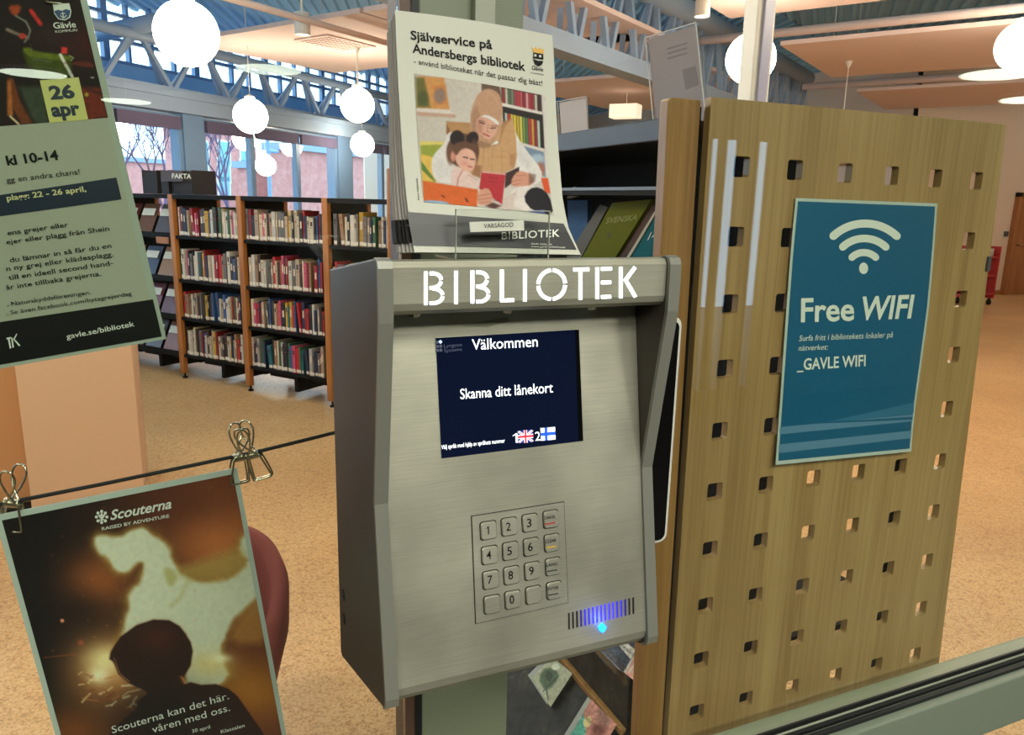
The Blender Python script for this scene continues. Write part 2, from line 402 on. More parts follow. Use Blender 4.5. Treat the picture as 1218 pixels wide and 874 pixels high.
_fc = {}
def glyphs(body, bold=0., shear=0., spacing=1.):
    k = (body, bold, shear, spacing)
    if k in _fc: return _fc[k]
    c = bpy.data.curves.new('t', 'FONT'); c.body = body; c.size = 1; c.offset = bold; c.shear = shear; c.space_character = spacing; c.resolution_u = 3
    o = bpy.data.objects.new('t', c); COL.objects.link(o); bpy.context.view_layer.update()
    me = o.to_mesh(); n = len(me.vertices); v = np.zeros(n*3); me.vertices.foreach_get('co', v); v = v.reshape(-1, 3)[:, :2].copy()
    f = [tuple(p.vertices) for p in me.polygons]; o.to_mesh_clear(); bpy.data.objects.remove(o); bpy.data.curves.remove(c)
    _fc[k] = (v, f); return v, f
CAPH = glyphs('H')[0][:, 1].max()
def text(body, s, p0, p1, h, m, parent, bold=0., shear=0., name='lettering', off=.0005, spacing=1., upvec=None, into=None, lift=0.):
    """p0/p1: photo pixels of baseline start/end; h: cap height in pixels"""
    if body == '1': v, f = np.array([(.22, 0), (.34, 0), (.34, CAPH), (.22, CAPH), (.22, CAPH*.86), (.05, CAPH*.70), (.05, CAPH*.80), (.24, CAPH)])*[1.25, 1], [(0, 1, 2, 3), (4, 7, 6, 5)]
    else: v, f = glyphs(body, bold, shear, spacing)
    x0 = v[:, 0].min(); x1 = v[:, 0].max()
    p0 = np.array(p0, float); p1 = np.array(p1, float); d = p1-p0
    if upvec is None: upvec = (-.035, -1)
    up = np.array(upvec, float); up = up/np.linalg.norm(up)*h/CAPH
    q = p0+np.outer((v[:, 0]-x0)/(x1-x0), d)+np.outer(v[:, 1], up)
    if isinstance(s, Surf): W = s.pt(q[:, 0], q[:, 1], off)
    else:
        n, c = s; n = np.array(n, float); nn = n/np.linalg.norm(n)
        R = FW+np.outer(q[:, 0]-CX, RT)/F-np.outer(q[:, 1]-CY, UP)/F; t = (c-n@CAM)/(R@n); W = CAM+R*t[:, None]
        sg = 1 if nn@(CAM-W[0]) > 0 else -1; W = W+nn*sg*off
    if into is not None: into.add(W, f); return None
    b = MB(); b.add(W, f); return b.build(name, m, parent, fixn=False)

# ================================================================ SETTING
A3 = lambda *a: np.array(a, float)
U2 = A3(.723, .691, 0); N2 = A3(-.691, .723, 0)          # window wall axes
UB = A3(.851, .525, 0); VB = A3(.525, -.851, 0); NB = A3(-.525, .851, 0)   # roof/truss axes
def W2(u, n, z): return U2*u+N2*n+A3(0, 0, z)
def WB(u, n, z): return UB*u+NB*n+A3(0, 0, z)
ZD = 4.25
def quad_obj(name, pts, m, kind=True, thick=None):
    b = MB()
    if thick is None: b.add(pts, [tuple(range(len(pts)))])
    else: b.prism(pts, thick)
    o = b.build(name, m); return struct(o) if kind else o
# floor of the library (inside the glass) and of the lobby
quad_obj('floor', [(-6, .06, 0), (18, .06, 0), (18, 24, 0), (-6, 24, 0)], M_FLOOR, thick=(0, 0, -.05))
quad_obj('floor_lobby', [(-6, -9, 0), (18, -9, 0), (18, .06, 0), (-6, .06, 0)], mat('lobby_floor_tiles', (58, 55, 49), .5), thick=(0, 0, -.05))
# lobby shell
quad_obj('ceiling_lobby', [(-6, -9, 2.72), (18, -9, 2.72), (18, -.03, 2.72), (-6, -.03, 2.72)], M_LOBBY, thick=(0, 0, .05))
quad_obj('wall_lobby_left', [(-6, -9, 0), (-6, 0, 0), (-6, 0, 2.72), (-6, -9, 2.72)], M_LOBBY, thick=(-.1, 0, 0))
quad_obj('wall_lobby_right', [(18, -9, 0), (18, 0, 0), (18, 0, 2.72), (18, -9, 2.72)], M_LOBBY, thick=(.1, 0, 0))
b = MB()      # lobby front wall with narrow glazed strips beside its door
strips = [(3.5, 9.9)]
xs = [-6]+[k for s_ in sorted(strips) for k in s_]+[18]
for i in range(0, len(xs), 2): b.box(xs[i], xs[i+1], -9.0, -8.9, 0, 2.72)
for a, c in strips: b.box(a, c, -9.0, -8.9, 2.6, 2.72)
M_LF = mat('lobby_front_wall', (70, 66, 56), .8)
struct(b.build('wall_lobby_front', M_LF))
# glazed vestibule of the lobby: narrow sidelights at its inner wall let the daylight in
b = MB(); ss_ = [(3.76, 3.85), (3.90, 4.03), (4.21, 4.33)]; xs = [3.45]+[k for q_ in ss_ for k in q_]+[4.6]
for i in range(0, len(xs), 2): b.box(xs[i], xs[i+1], -4.06, -4.0, 0, 2.72)
for a, c in ss_: b.box(a, c, -4.06, -4.0, 2.12, 2.72); b.box(a, c, -4.06, -4.0, 0, .12)
b.box(3.40, 3.45, -8.9, -4.0, 0, 2.72); b.box(10.0, 10.05, -8.9, -4.0, 0, 2.72); b.box(4.6, 10.05, -4.06, -4.0, 0, 2.72)
struct(b.build('wall_vestibule', M_LF))
q_ = [(3.45, 2.6)]
# fascia above the glass partition
quad_obj('wall_front', [(-6, .0, 2.68), (18, .0, 2.68), (18, .0, ZD+.6), (-6, .0, ZD+.6)], M_WALL, thick=(0, .08, 0))
# outer walls of the library
quad_obj('wall_left', [(-6, 0, 0), (-6, 3.5, 0), (-6, 3.5, 5), (-6, 0, 5)], M_WALL, thick=(-.1, 0, 0))
quad_obj('wall_right', [(18, 0, 0), (18, 9.1, 0), (18, 9.1, ZD), (18, 0, ZD)], M_WALL, thick=(.1, 0, 0))
quad_obj('wall_far', [(12, 9.05, 0), (18, 9.05, 0), (18, 9.05, ZD), (12, 9.05, ZD)], M_WALL, thick=(0, .1, 0))
quad_obj('baseboard_far', [(12, 9.03, 0), (18, 9.03, 0), (18, 9.03, .09), (12, 9.03, .09)], M_DOOR, thick=(0, .02, 0))
quad_obj('wall_far_side', [(12, 9.05, 0), (12, 24, 0), (12, 24, ZD), (12, 9.05, ZD)], M_WALL, thick=(.1, 0, 0))
quad_obj('wall_back', [(12.1, 21.2, 0), (5, 21.2, 0), (5, 21.2, ZD+.1), (12.1, 21.2, ZD+.1)], M_WALL, thick=(0, .1, 0))

# ---- window wall: piers, beam, windows with daylight
ZS, ZH = 1.0, 2.62; NW = 7.6
wins = [(4.2, [5.28], 6.32, 1), (6.40, [], 7.50, 2), (7.86, [8.86, 9.93], 11.0, 3), (11.42, [12.5], 13.6, 4), (14.0, [15.1, 16.2], 17.3, 5), (17.8, [19], 20.4, 6), (.2, [1.4, 2.6], 3.8, 7)]
b = MB()
edges = sorted([(a, c) for a, _, c, _ in wins]); u = -3.0
def wbox(b, u0, u1, n0, n1, z0, z1): b.hexa([W2(u0, n0, z0), W2(u1, n0, z0), W2(u1, n1, z0), W2(u0, n1, z0), W2(u0, n0, z1), W2(u1, n0, z1), W2(u1, n1, z1), W2(u0, n1, z1)])
for a, c in edges+[(22.5, 23)]:
    wbox(b, u, a, NW, NW+.25, 0, ZH+.02); 
    u = c
wbox(b, -3, 22.5, NW, NW+.25, 0, ZS)
struct(b.build('wall_windows', M_FRAME))
b = MB(); wbox(b, -3, 22.5, NW-.12, NW+.3, ZH+.02, ZH+.28); wbox(b, -3, 22.5, NW-.16, NW-.10, ZH+.20, ZH+.28); struct(b.build('trim_1', M_STLBLUE))
for a, muls, c, k in wins:
    r = empty('window_%d' % k, W2((a+c)/2, NW+.1, ZS)); struct(r)
    def fr(nm, u0, u1, z0, z1, n0=NW+.03, n1=NW+.13, mt=M_FRAME):
        q = MB(); wbox(q, u0, u1, n0, n1, z0, z1); return q.build(nm, mt, r)
    fr('frame', a, a+.06, ZS, ZH); fr('frame', c-.06, c, ZS, ZH); fr('sill', a, c, ZS, ZS+.05, NW-.05, NW+.2); fr('frame', a, c, ZH-.06, ZH)
    for mu in muls: fr('mullion', mu-.045, mu+.045, ZS, ZH)
    ee = [a]+muls+[c]
    for i in range(len(ee)-1):
        fr('pane', ee[i]+.05, ee[i+1]-.05, ZS+.05, ZH-.05, NW+.07, NW+.08, M_PANE)
        fr('blind_cassette', ee[i]+.05, ee[i+1]-.05, ZH-.19, ZH-.03, NW-.02, NW+.03, M_BLIND)
# ---- recess above the windows with clerestory glazing
NC = 9.2; ZC0, ZC1 = 3.42, 4.45
b = MB(); wbox(b, -3, 22.5, NW+.25, NC, ZH+.22, ZH+.30); struct(b.build('trim_2', M_BLUEW))
b = MB(); wbox(b, -3, 22.5, NC, NC+.12, ZH+.22, ZC0); wbox(b, -3, 22.5, NC, NC+.12, ZC1, ZC1+.5); struct(b.build('wall_clerestory', M_BLUEW))
r = empty('window_8', W2(9, NC, ZC0)); struct(r)
for k in range(0, 44):
    q = MB(); uu = 1.0+k*.42; wbox(q, uu, uu+(.10 if k % 4 == 0 else .045), NC+.0, NC+.08, ZC0, ZC1); q.build('glazing_bar', M_FRAME, r)
for z in (ZC0, ZC0+.30, ZC0+.64, ZC1-.04):
    q = MB(); wbox(q, -1, 20, NC-.01, NC+.07, z, z+.045); q.build('transom_bar', M_FRAME, r)
q = MB(); wbox(q, -1, 20, NC+.03, NC+.04, ZC0, ZC1); q.build('pane', M_PANE, r)
b = MB(); wbox(b, -3, 1, NC, NC+.1, ZC0, ZC1); wbox(b, 19.4, 22.5, NC, NC+.1, ZC0, ZC1); struct(b.build('wall_clerestory', M_BLUEW))

# ---- roof deck of trapezoidal steel
def deck(name, poly2, dirv, z, pitch=.12, m=M_DECK):
    """corrugated sheet clipped to a convex polygon; ribs run along dirv"""
    d = np.array([dirv[0], dirv[1]], float); d /= np.linalg.norm(d); p = np.array([-d[1], d[0]]); pts = np.array(poly2, float)
    a = pts@p; b = MB(); s0, s1 = a.min(), a.max(); k = s0
    def span(t):
        hits = []
        for i in range(len(pts)):
            x, y = pts[i], pts[(i+1) % len(pts)]; ta, tb = x@p-t, y@p-t
            if ta*tb < 0 or ta == 0: hits.append((x+(y-x)*(ta/(ta-tb+1e-12)))@d)
        return (min(hits), max(hits)) if len(hits) > 1 else None
    prof = [(0, 0), (.3, 0), (.42, .045), (.88, .045), (1, 0)]
    while k < s1-pitch:
        for (f0, h0), (f1, h1) in zip(prof[:-1], prof[1:]):
            t0, t1 = k+f0*pitch+1e-4, k+f1*pitch-1e-4; A, B = span(t0), span(t1)
            if A and B:
                q = [p*t0+d*A[0], p*t0+d*A[1], p*t1+d*B[1], p*t1+d*B[0]]; hh = [h0, h0, h1, h1]
                b.add([(x[0], x[1], z+h) for x, h in zip(q, hh)], [(0, 1, 2, 3)])
        k += pitch
    return struct(b.build(name, m, fixn=False))
sp0 = WB(-8, 2.75, 0); sp1 = WB(26, 2.75, 0)
deck('ceiling_deck_windows', [W2(-4, NC+.2, 0)[:2], sp0[:2], sp1[:2], W2(24, NC+.2, 0)[:2]], (.30, .95), ZD, .16)
deck('ceiling_deck_hall', [sp0[:2], (-6, -.1), (18.2, -.1), (18.2, 12), sp1[:2]], (.723, .691), ZD, .17)
quad_obj('ceiling', [(-11, -.1, ZD+.1), (19, -.1, ZD+.1), (19, 23.4, ZD+.1), (10.8, 23.4, ZD+.1), (-10.9, 2.7, ZD+.1)], M_WALL, thick=(0, 0, .1))

# ---- trusses (setting): chords, diagonals
def truss(name, P0, axis, nrm, u0, u1, zb, zt, pitch, phase, bw, bh, rt, m, depth=.28):
    r = empty(name, P0(u0, zb)); struct(r)
    q = MB(); q.bar(P0(u0, zb), P0(u1, zb), bw, bh); q.build('bottom_chord', m, r)
    q = MB(); q.tube([P0(u0, zt), P0(u1, zt)], rt, 16); q.build('top_chord', m, r, smooth=True)
    k = u0+phase; half = pitch/2
    while k < u1:
        for dn, (sft) in ((0, 0), (depth, .16)):
            a = P0(k+sft, zb+bh*.4)+nrm*dn
            for sgn in (-1, 1):
                q = MB(); q.bar(a+axis*sgn*.03, P0(k+sft+sgn*half*.86, zt)+nrm*dn*.4, .055, .055); q.build('diagonal', m, r)
        k += pitch
    return r
truss('trim_3', lambda u, z: W2(u, NW-.02, z), U2, N2, 4.25, 15.5, ZH+.30, 3.50, 1.05, .99, .16, .05, .07, M_STLBLUE)
truss('trim_4', lambda u, z: WB(u, 2.96, z), UB, NB, 3.2, 13.5, 2.93, 3.73, .62, .1, .22, .16, .13, M_STLBLUE, .25)
# duct across the clerestory, conduit tubes between the ceiling panels
def tube_obj(name, a, b_, r, m, n=14): q = MB(); q.tube([a, b_], r, n); return struct(q.build(name, m, smooth=True))
tube_obj('trim_5', PZ(96, 44, 3.6), PZ(96, 44, 3.6)+VB*1.9, .10, M_STLBLUE)
a = PZ(840, 48, 3.42); tube_obj('trim_6', a-VB*.2, a+VB*6.5, .045, M_PANEL)
a = PZ(955, 103, 3.42); tube_obj('trim_7', a, a+VB*8, .05, M_PANEL)
a = PZ(308, 8, 3.2); c = PZ(470, 54, 3.2); tube_obj('trim_8', a-(c-a)*.3, a+(c-a)*1.6, .03, M_PANEL)

# ---- hanging ceiling panels: each a thing of its own
def panel(a, du, dv, label, z=3.3, th=.045, dirs=(UB, VB), joints=(), name='ceiling_panel'):
    c = a+dirs[0]*du; d = c+dirs[1]*dv; e = a+dirs[1]*dv; q = MB(); q.prism([a, c, d, e], (0, 0, th)); r = q.build(name, M_PANEL)
    tag(r, label, 'ceiling panel', 'pinkish acoustic panels hung under the blue roof deck')
    for t in joints:
        p = a+dirs[1]*t-A3(0, 0, .0015); jj = MB(); jj.prism([p, p+dirs[0]*du, p+dirs[0]*du+dirs[1]*.012, p+dirs[1]*.012], (0, 0, .004)); jj.build('joint', mat('panel_joint', (150, 120, 104), .8), r)
    for t in (.25, .75):
        p = a+dirs[0]*du*t+dirs[1]*.4+A3(0, 0, th); jj = MB(); jj.tube([p, (p[0], p[1], ZD)], .006, 6); jj.build('hanger', M_WHITE, r)
    return r
pa = PZ(928, 54, 3.3); pb = PZ(992, 92, 3.3)
panel(pa, np.linalg.norm(pb-pa), 5.2, 'large pinkish ceiling panel in front of the right-hand globe lamp, above the wooden board', joints=(2.4,))
pa = PZ(1019, 109, 3.3); panel(pa, 2.4, 7.0, 'lower and farther pinkish ceiling panel over the free wifi board', joints=(3.6,))
pa = PZ(868, 22, 3.3); panel(pa-UB*2.4, 2.4, 6, 'pinkish ceiling panel cut off by the top edge above the white steel pole')
pa = PZ(250, 45, 3.3); panel(pa-VB*.55, 2.35, 2.9, 'pinkish ceiling panel with square air grille, right of the largest globe lamp', joints=())
panel(pa+VB*2.4, 2.35, 2.0, 'pinkish ceiling panel at the top behind the brochure stack', z=3.32)
pa = PZ(640, 62, 3.3); panel(PZ(648, 112, 3.3)-UB*1.0, 3.6, 2.6, 'pinkish ceiling panel seen beneath the grey truss beam')
panel(WB(9.5, 4.1, 3.3), 1.7, 1.0, 'pinkish ceiling panel seen through the diagonals of the grey truss')
panel(WB(7.0, 4.1, 3.3), 1.5, 1.0, 'nearer pinkish ceiling panel seen through the diagonals of the grey truss')

# ---- door and fittings on the far wall at the right
r = empty('door_1', (15.9, 9.0, 0)); struct(r)
q = MB(); q.box(14.93, 15.02, 8.96, 9.06, 0, 1.98); q.box(15.98, 16.06, 8.96, 9.06, 0, 1.98); q.box(14.93, 16.06, 8.96, 9.06, 1.9, 1.98); q.build('door_frame', M_DOOR, r)
q = MB(); q.box(15.02, 15.98, 8.99, 9.04, .01, 1.9); d = q.build('door_leaf', M_DOOR, r)
q = MB(); q.tube([(15.10, 8.98, .98), (15.10, 8.93, .98), (15.23, 8.93, .98)], .013, 8); q.build('handle', M_CHROME, d)
q = MB(); q.box(14.74, 14.84, 9.0, 9.05, 1.14, 1.24); o = q.build('wall_thermostat', mat('grey_plastic', (70, 70, 74), .5), bevel=.004); tag(o, 'small dark thermostat on the far wall left of the oak door', 'thermostat')
q = MB(); q.box(14.72, 14.86, 9.03, 9.05, 1.12, 1.26); ORI[o]; q.build('backplate', M_WHITE, o)
# red trolley at the far wall
tx = float(PY(1186, 330, 7.9)[0])-13.95; tr = empty('red_trolley', (13.75+tx, 8.1, 0), 'red metal book trolley with papers on it by the far wall', 'trolley')
for z in (.18, .5, .82): q = MB(); q.box(13.45+tx, 13.95+tx, 7.9, 8.3, z, z+.03); q.build('shelf', M_RED, tr)
for x in (13.45+tx, 13.92+tx):
    q = MB(); q.box(x, x+.03, 7.9, 8.3, .12, 1.02); q.build('side_panel', M_RED, tr)
for x in (13.5+tx, 13.9+tx):
    for y in (7.95, 8.25): q = MB(); q.lathe((x, y, 0), [(0, 0), (.035, .01), (.045, .06), (.02, .12), (0, .12)], 10); q.build('castor', M_BLACK, tr)
q = MB(); q.box(13.62+tx, 13.88+tx, 7.98, 8.2, .851, .98); tag(q.build('paper_stack', M_PAPER), 'white papers stacked on top of the red trolley', 'papers')

# ---- glass partition: mullion post, right transom, glass panes
r = empty('trim_9', (.31, .02, 0)); struct(r)
q = MB(); q.box(.252, .375, -.0, .06, 0, 2.7); q.build('post', M_GREEN, r, bevel=.002)
q = MB(); q.box(.312, .336, -.012, .0, 1.60, 2.7); q.build('glazing_strip', M_GREEN2, r, bevel=.001)
q = MB(); q.box(.2435, .2520, -.002, .06, 0, 2.7); q.build('gasket', M_RUB, r)
q = MB(); q.box(.231, .2435, .0, .05, 0, 2.7); q.build('wood_bead', mat('brown_bead', (84, 62, 46), .5), r)
r = empty('trim_10', (2.5, .0, .62)); struct(r)
q = MB(); q.box(.375, 6, -.045, .03, .615, .722); q.build('rail', M_RAIL, r, bevel=.003)
q = MB(); q.box(.375, 6, -.012, .03, .722, .738); q.build('glazing_bead', M_GREEN2, r, bevel=.002)
for y0, z0 in ((-.030, .722), (-.019, .727)): q = MB(); q.box(.375, 6, y0, y0+.008, z0, z0+.007); q.build('gasket', M_RUB, r, bevel=.001)
q = MB(); q.box(.375, 6, -.011, -.007, .738, .747); q.build('gasket', M_RUB, r)
r = empty('window_9', (2.5, .01, .74)); struct(r); q = MB(); q.box(.375, 6, .004, .012, .73, 2.7); q.build('pane', M_GLASS, r)
r = empty('window_10', (2.5, .01, .02)); struct(r); q = MB(); q.box(.375, 6, .004, .012, .0, .62); q.build('pane', M_GLASS, r)
r = empty('window_11', (-1.5, .01, .02)); struct(r); q = MB(); q.box(-5, .231, .004, .012, .0, 2.7); q.build('pane', M_GLASS, r)

# ================================================================ KIOSK
KX0, KX1 = .150, .451
kiosk = empty('library_kiosk', (.30, -.10, 1.05), 'brushed steel self-service kiosk with lit lettering, screen and keypad mounted on the green post', 'kiosk')
prof = [(0, 1.523), (-.212, 1.551), (-.219, 1.549), (-.222, 1.543), (-.222, 1.497), (-.195, 1.325), (-.2265, 1.142), (-.225, 1.133), (-.217, 1.127), (-.008, 1.054), (0, 1.058)]
for x0, x1 in ((KX0, KX0+.012), (KX1-.012, KX1)):
    q = MB(); q.prism([(x0, y, z) for y, z in prof], (x1-x0, 0, 0)); q.build('side_panel', M_SIDE, kiosk, bevel=.0022)
# pale strips give the side panels' front edges their lit tone by colour
for x0, x1 in ((KX0-.0004, KX0+.0124), (KX1-.0124, KX1+.0004)):
    q = MB(); pp = prof[1:9]
    for (ya, za), (yb, zb) in zip(pp[:-1], pp[1:]):
        q.hexa([(x0, ya-.0008, za), (x1, ya-.0008, za), (x1, ya+.004, za), (x0, ya+.004, za), (x0, yb-.0008, zb), (x1, yb-.0008, zb), (x1, yb+.004, zb), (x0, yb+.004, zb)])
    q.build('edge_cap', M_EDGE, kiosk)
for z in (1.118, 1.148): q = MB(); q.tube([(KX0-.001, -.03, z), (KX0+.003, -.03, z)], .007, 12); q.build('side_screw', M_DARK, kiosk)
# header: folded steel with rounded lower edge
hp = [(-.0, 1.522), (-.205, 1.549), (-.213, 1.548), (-.2165, 1.543), (-.2165, 1.512), (-.2145, 1.506), (-.209, 1.502), (-.16, 1.500), (-.0, 1.500)]
q = MB(); q.prism([(.1625, y, z) for y, z in hp], (.276, 0, 0)); header = q.build('header', M_STEEL, kiosk)
for px in (490, 620, 740):
    p = PZ(px, 374, 1.5); q = MB(); q.lathe((min(max(p[0], .19), .42), -.19, 1.4965), [(0, 0), (.005, .0005), (.0065, .004)], 16); q.build('downlight', M_CHROME, header)
# faceplate (tilted) with rolled lower lip
PLN = (0, 1, -.1657); PLC = -.4126
plate_y = lambda z: PLC+.1657*z
fp = [(plate_y(1.505), 1.505), (plate_y(1.16), 1.16), (plate_y(1.148), 1.148), (-.2205, 1.139), (-.214, 1.131), (-.200, 1.125), (-.02, 1.062), (-.02, 1.505)]
q = MB(); q.prism([(.1625, y, z) for y, z in fp], (.276, 0, 0)); face = q.build('faceplate', M_STEEL, kiosk)
PL = (PLN, PLC)
# lit letters: stencil-cut strokes
S = 2.768
def lx(c): return 380+c/S
def lety(x, t): # t 0 top, 1 bottom
    top = 323+(317-323)*(x-503)/(757-503); bot = 363+(354-363)*(x-503)/(757-503); return top+(bot-top)*t
def stroke(b, pts, wd=4.3):
    pts = [np.array([x, lety(x, t)]) for x, t in pts]; n = len(pts); l = []; r_ = []
    for i, p in enumerate(pts):
        d = pts[min(i+1, n-1)]-pts[max(i-1, 0)]; d = d/np.linalg.norm(d); nn = np.array([-d[1], d[0]])*wd/2; l.append(p+nn); r_.append(p-nn)
    W = [PY(x, y, -.2169) for x, y in l+r_]; b.add(W, [(i, i+1, n+i+1, n+i) for i in range(n-1)])
def arc(cx, cy, rx, ry, a0, a1, n=12): return [(cx+rx*cos(radians(a0+(a1-a0)*i/n)), cy+ry*sin(radians(a0+(a1-a0)*i/n))) for i in range(n+1)]
def letter(ch, strokes):
    q = MB()
    for s_ in strokes: stroke(q, s_)
    q.build('lit_letter', M_LET, header, fixn=False)
def Bl(x0, x1):
    w_ = x1-x0
    return [[(x0+2.5, 0), (x0+2.5, 1)],
            [(x0+7, .06)]+arc(x0+w_*.45, .27, w_*.42, .21, -85, -4, 8),
            [(x0+w_*.87, .31)]+arc(x0+w_*.45, .27, w_*.42, .22, 25, 92, 7)[1:]+[(x0+7, .49)],
            [(x0+w_*.45, .51)]+arc(x0+w_*.5, .74, w_*.44, .22, -80, -8, 7),
            arc(x0+w_*.5, .74, w_*.44, .21, 4, 88, 8)+[(x0+7, .95)]]
letter('B', Bl(504, 528)); letter('I', [[(542.5, 0), (542.5, 1)]]); letter('B', Bl(559.5, 582.5))
letter('L', [[(597, 0), (597, .93)], [(595, .94), (611.5, .94)]]); letter('I', [[(624.5, 0), (624.5, 1)]])
letter('O', [arc(656.3, .5, 16, .45, a+4, a+86, 10) for a in (0, 90, 180, 270)])
letter('T', [[(682, .05), (701, .05)], [(690.5, .12), (690.5, 1)]]); letter('E', [[(710.5, 0), (710.5, 1)], [(715, .05), (728, .05)], [(715, .48), (727, .48)], [(715, .94), (727, .94)]])
letter('K', [[(738.5, 0), (738.5, 1)], [(755.5, .02), (743, .46)], [(744.5, .44), (756, .98)]])
# screen
ss = Surf([(P(518, 402, *PL), P(688, 392, *PL)), (P(525, 545, *PL), P(693, 524, *PL))])
scr = ss.sheet('screen', mat('screen_glass', (5, 8, 18), .04, emit=.55, emitcol=(16, 26, 54), spec=.6), kiosk, 1, 1, off=.0008, thick=.0014)
ss.region('screen_edge', [(683.5, 392.2), (688, 392), (693, 524), (687.5, 524.7)], M_BLACKG, scr, .0012)
text('Välkommen', ss, (561, 416), (639, 412), 12.5, M_SCRTXT, scr, .004, name='screen_lettering', off=.0015)
text('Skanna ditt lånekort', ss, (547, 474.5), (657, 466.5), 12, M_SCRTXT, scr, .004, name='screen_lettering', off=.0015)
text('Välj språk med hjälp av språkets nummer', ss, (524.5, 534), (600, 526), 5, M_SCRTXT, scr, .006, name='screen_lettering', off=.0015)
text('1', ss, (609.5, 526.5), (615, 526), 11, M_SCRTXT, scr, .0, name='screen_lettering', off=.0015)
text('2', ss, (636, 524), (642, 523.5), 10.5, M_SCRTXT, scr, .0, name='screen_lettering', off=.0015)
dim = mat('screen_grey', (40, 48, 70), .5, emit=.6, emitcol=(70, 76, 95))
text('Lyngsoe', ss, (527.5, 413.5), (549, 411.5), 4, dim, scr, .0, name='screen_lettering', off=.0015)
text('Systems', ss, (527.5, 419), (549, 417), 4, dim, scr, .0, name='screen_lettering', off=.0015)
wl = mat('screen_logo', (200, 225, 255), .5, emit=1, emitcol=(190, 220, 255))
for (x, y, a) in [(523.3, 406.4, 1), (519.5, 412, 0), (523.6, 411.7, 0), (519.7, 416.6, 0), (523.8, 416.3, 0), (519.3, 407, 0)]:
    h = 2.4 if a else 1.7
    pts = [(x, y-h), (x+h, y), (x, y+h), (x-h, y)] if a else [(x-h, y-h), (x+h, y-h), (x+h, y+h), (x-h, y+h)]
    ss.region('screen_logo', pts, wl if a else dim, scr, .0015)
em = lambda n_, c: mat(n_, c, .5, emit=.85, emitcol=c)
def flag(x0, y0, x1, y1, kind):   # pixel box, slight skew of the screen's horizontals
    f = lambda a, b_: (x0+(x1-x0)*a+.6*b_, y0+(y1-y0)*b_-(1.6*a))
    def R_(a0, b0, a1, b1, m, o_): ss.region('flag_field', [f(a0, b0), f(a1, b0), f(a1, b1), f(a0, b1)], m, scr, o_)
    def D(p, q_, wd, m, o_):
        p = np.array(p, float); q_ = np.array(q_, float); d = q_-p; n_ = np.array([-d[1], d[0]*.6]); n_ = n_/np.linalg.norm(n_)*wd
        ss.region('flag_field', [f(*(p+n_)), f(*(q_+n_)), f(*(q_-n_)), f(*(p-n_))], m, scr, o_)
    W_, B_, R2, B2 = em('flag_white', (225, 232, 240)), em('flag_navy', (20, 34, 110)), em('flag_red', (210, 40, 60)), em('flag_blue', (20, 80, 200))
    if kind == 'uk':
        R_(0, 0, 1, 1, B_, .0015)
        for p, q_ in (((.04, .06), (.96, .94)), ((.04, .94), (.96, .06))): D(p, q_, .085, W_, .0016); D(p, q_, .03, R2, .0017)
        R_(0, .34, 1, .66, W_, .0018); R_(.39, 0, .61, 1, W_, .0018); R_(0, .41, 1, .59, R2, .0019); R_(.44, 0, .56, 1, R2, .0019)
    else:
        R_(0, 0, 1, 1, W_, .0015); R_(0, .37, 1, .63, B2, .0016); R_(.28, 0, .46, 1, B2, .0016)
flag(615, 512, 633, 527, 'uk'); flag(642, 509, 659.5, 524, 'fi')
# keypad
kc = [P(561, 614, *PL), P(670, 597, *PL), P(675, 716, *PL), P(566, 741, *PL)]
ks = Surf([(kc[0], kc[1]), (kc[3], kc[2])])
ks.sheet('keypad_gap', M_DARK, kiosk, 1, 1, off=.0005, thick=.001, u0=-.008, u1=1.008, v0=-.007, v1=1.007)
kp = ks.sheet('keypad', M_KEY, kiosk, 1, 1, off=.0012, thick=.0015)
kcen = lambda i, j: np.array([580, 630.])*(1-i/3)*(1-j/3)+np.array([654, 616.6])*(i/3)*(1-j/3)+np.array([584.2, 717.8])*(1-i/3)*(j/3)+np.array([657.9, 701.])*(i/3)*(j/3)
du = ks.R[0]-ks.L[0]; du /= np.linalg.norm(du); dv = ks.L[1]-ks.L[0]; dv -= du*(dv@du); dv /= np.linalg.norm(dv)
def rrect(c, w_, h_, r, n=5):
    o = []
    for sx, sy, a0 in ((1, 1, 0), (-1, 1, 90), (-1, -1, 180), (1, -1, 270)):
        for k in range(n): a = radians(a0+90*k/(n-1)); o.append(c+du*(sx*(w_/2-r)+r*cos(a))+dv*(sy*(h_/2-r)+r*sin(a)))
    return o
chars = [['1', '2', '3', 'CANCEL'], ['4', '5', '6', 'CLEAR'], ['7', '8', '9', 'LANG'], ['', '0', '', 'ENTER']]
barc = {'CANCEL': mat('key_red', (176, 34, 36), .5), 'CLEAR': mat('key_yellow', (206, 158, 40), .5), 'LANG': mat('key_slate', (50, 58, 64), .5), 'ENTER': mat('key_slate', (50, 58, 64), .5)}
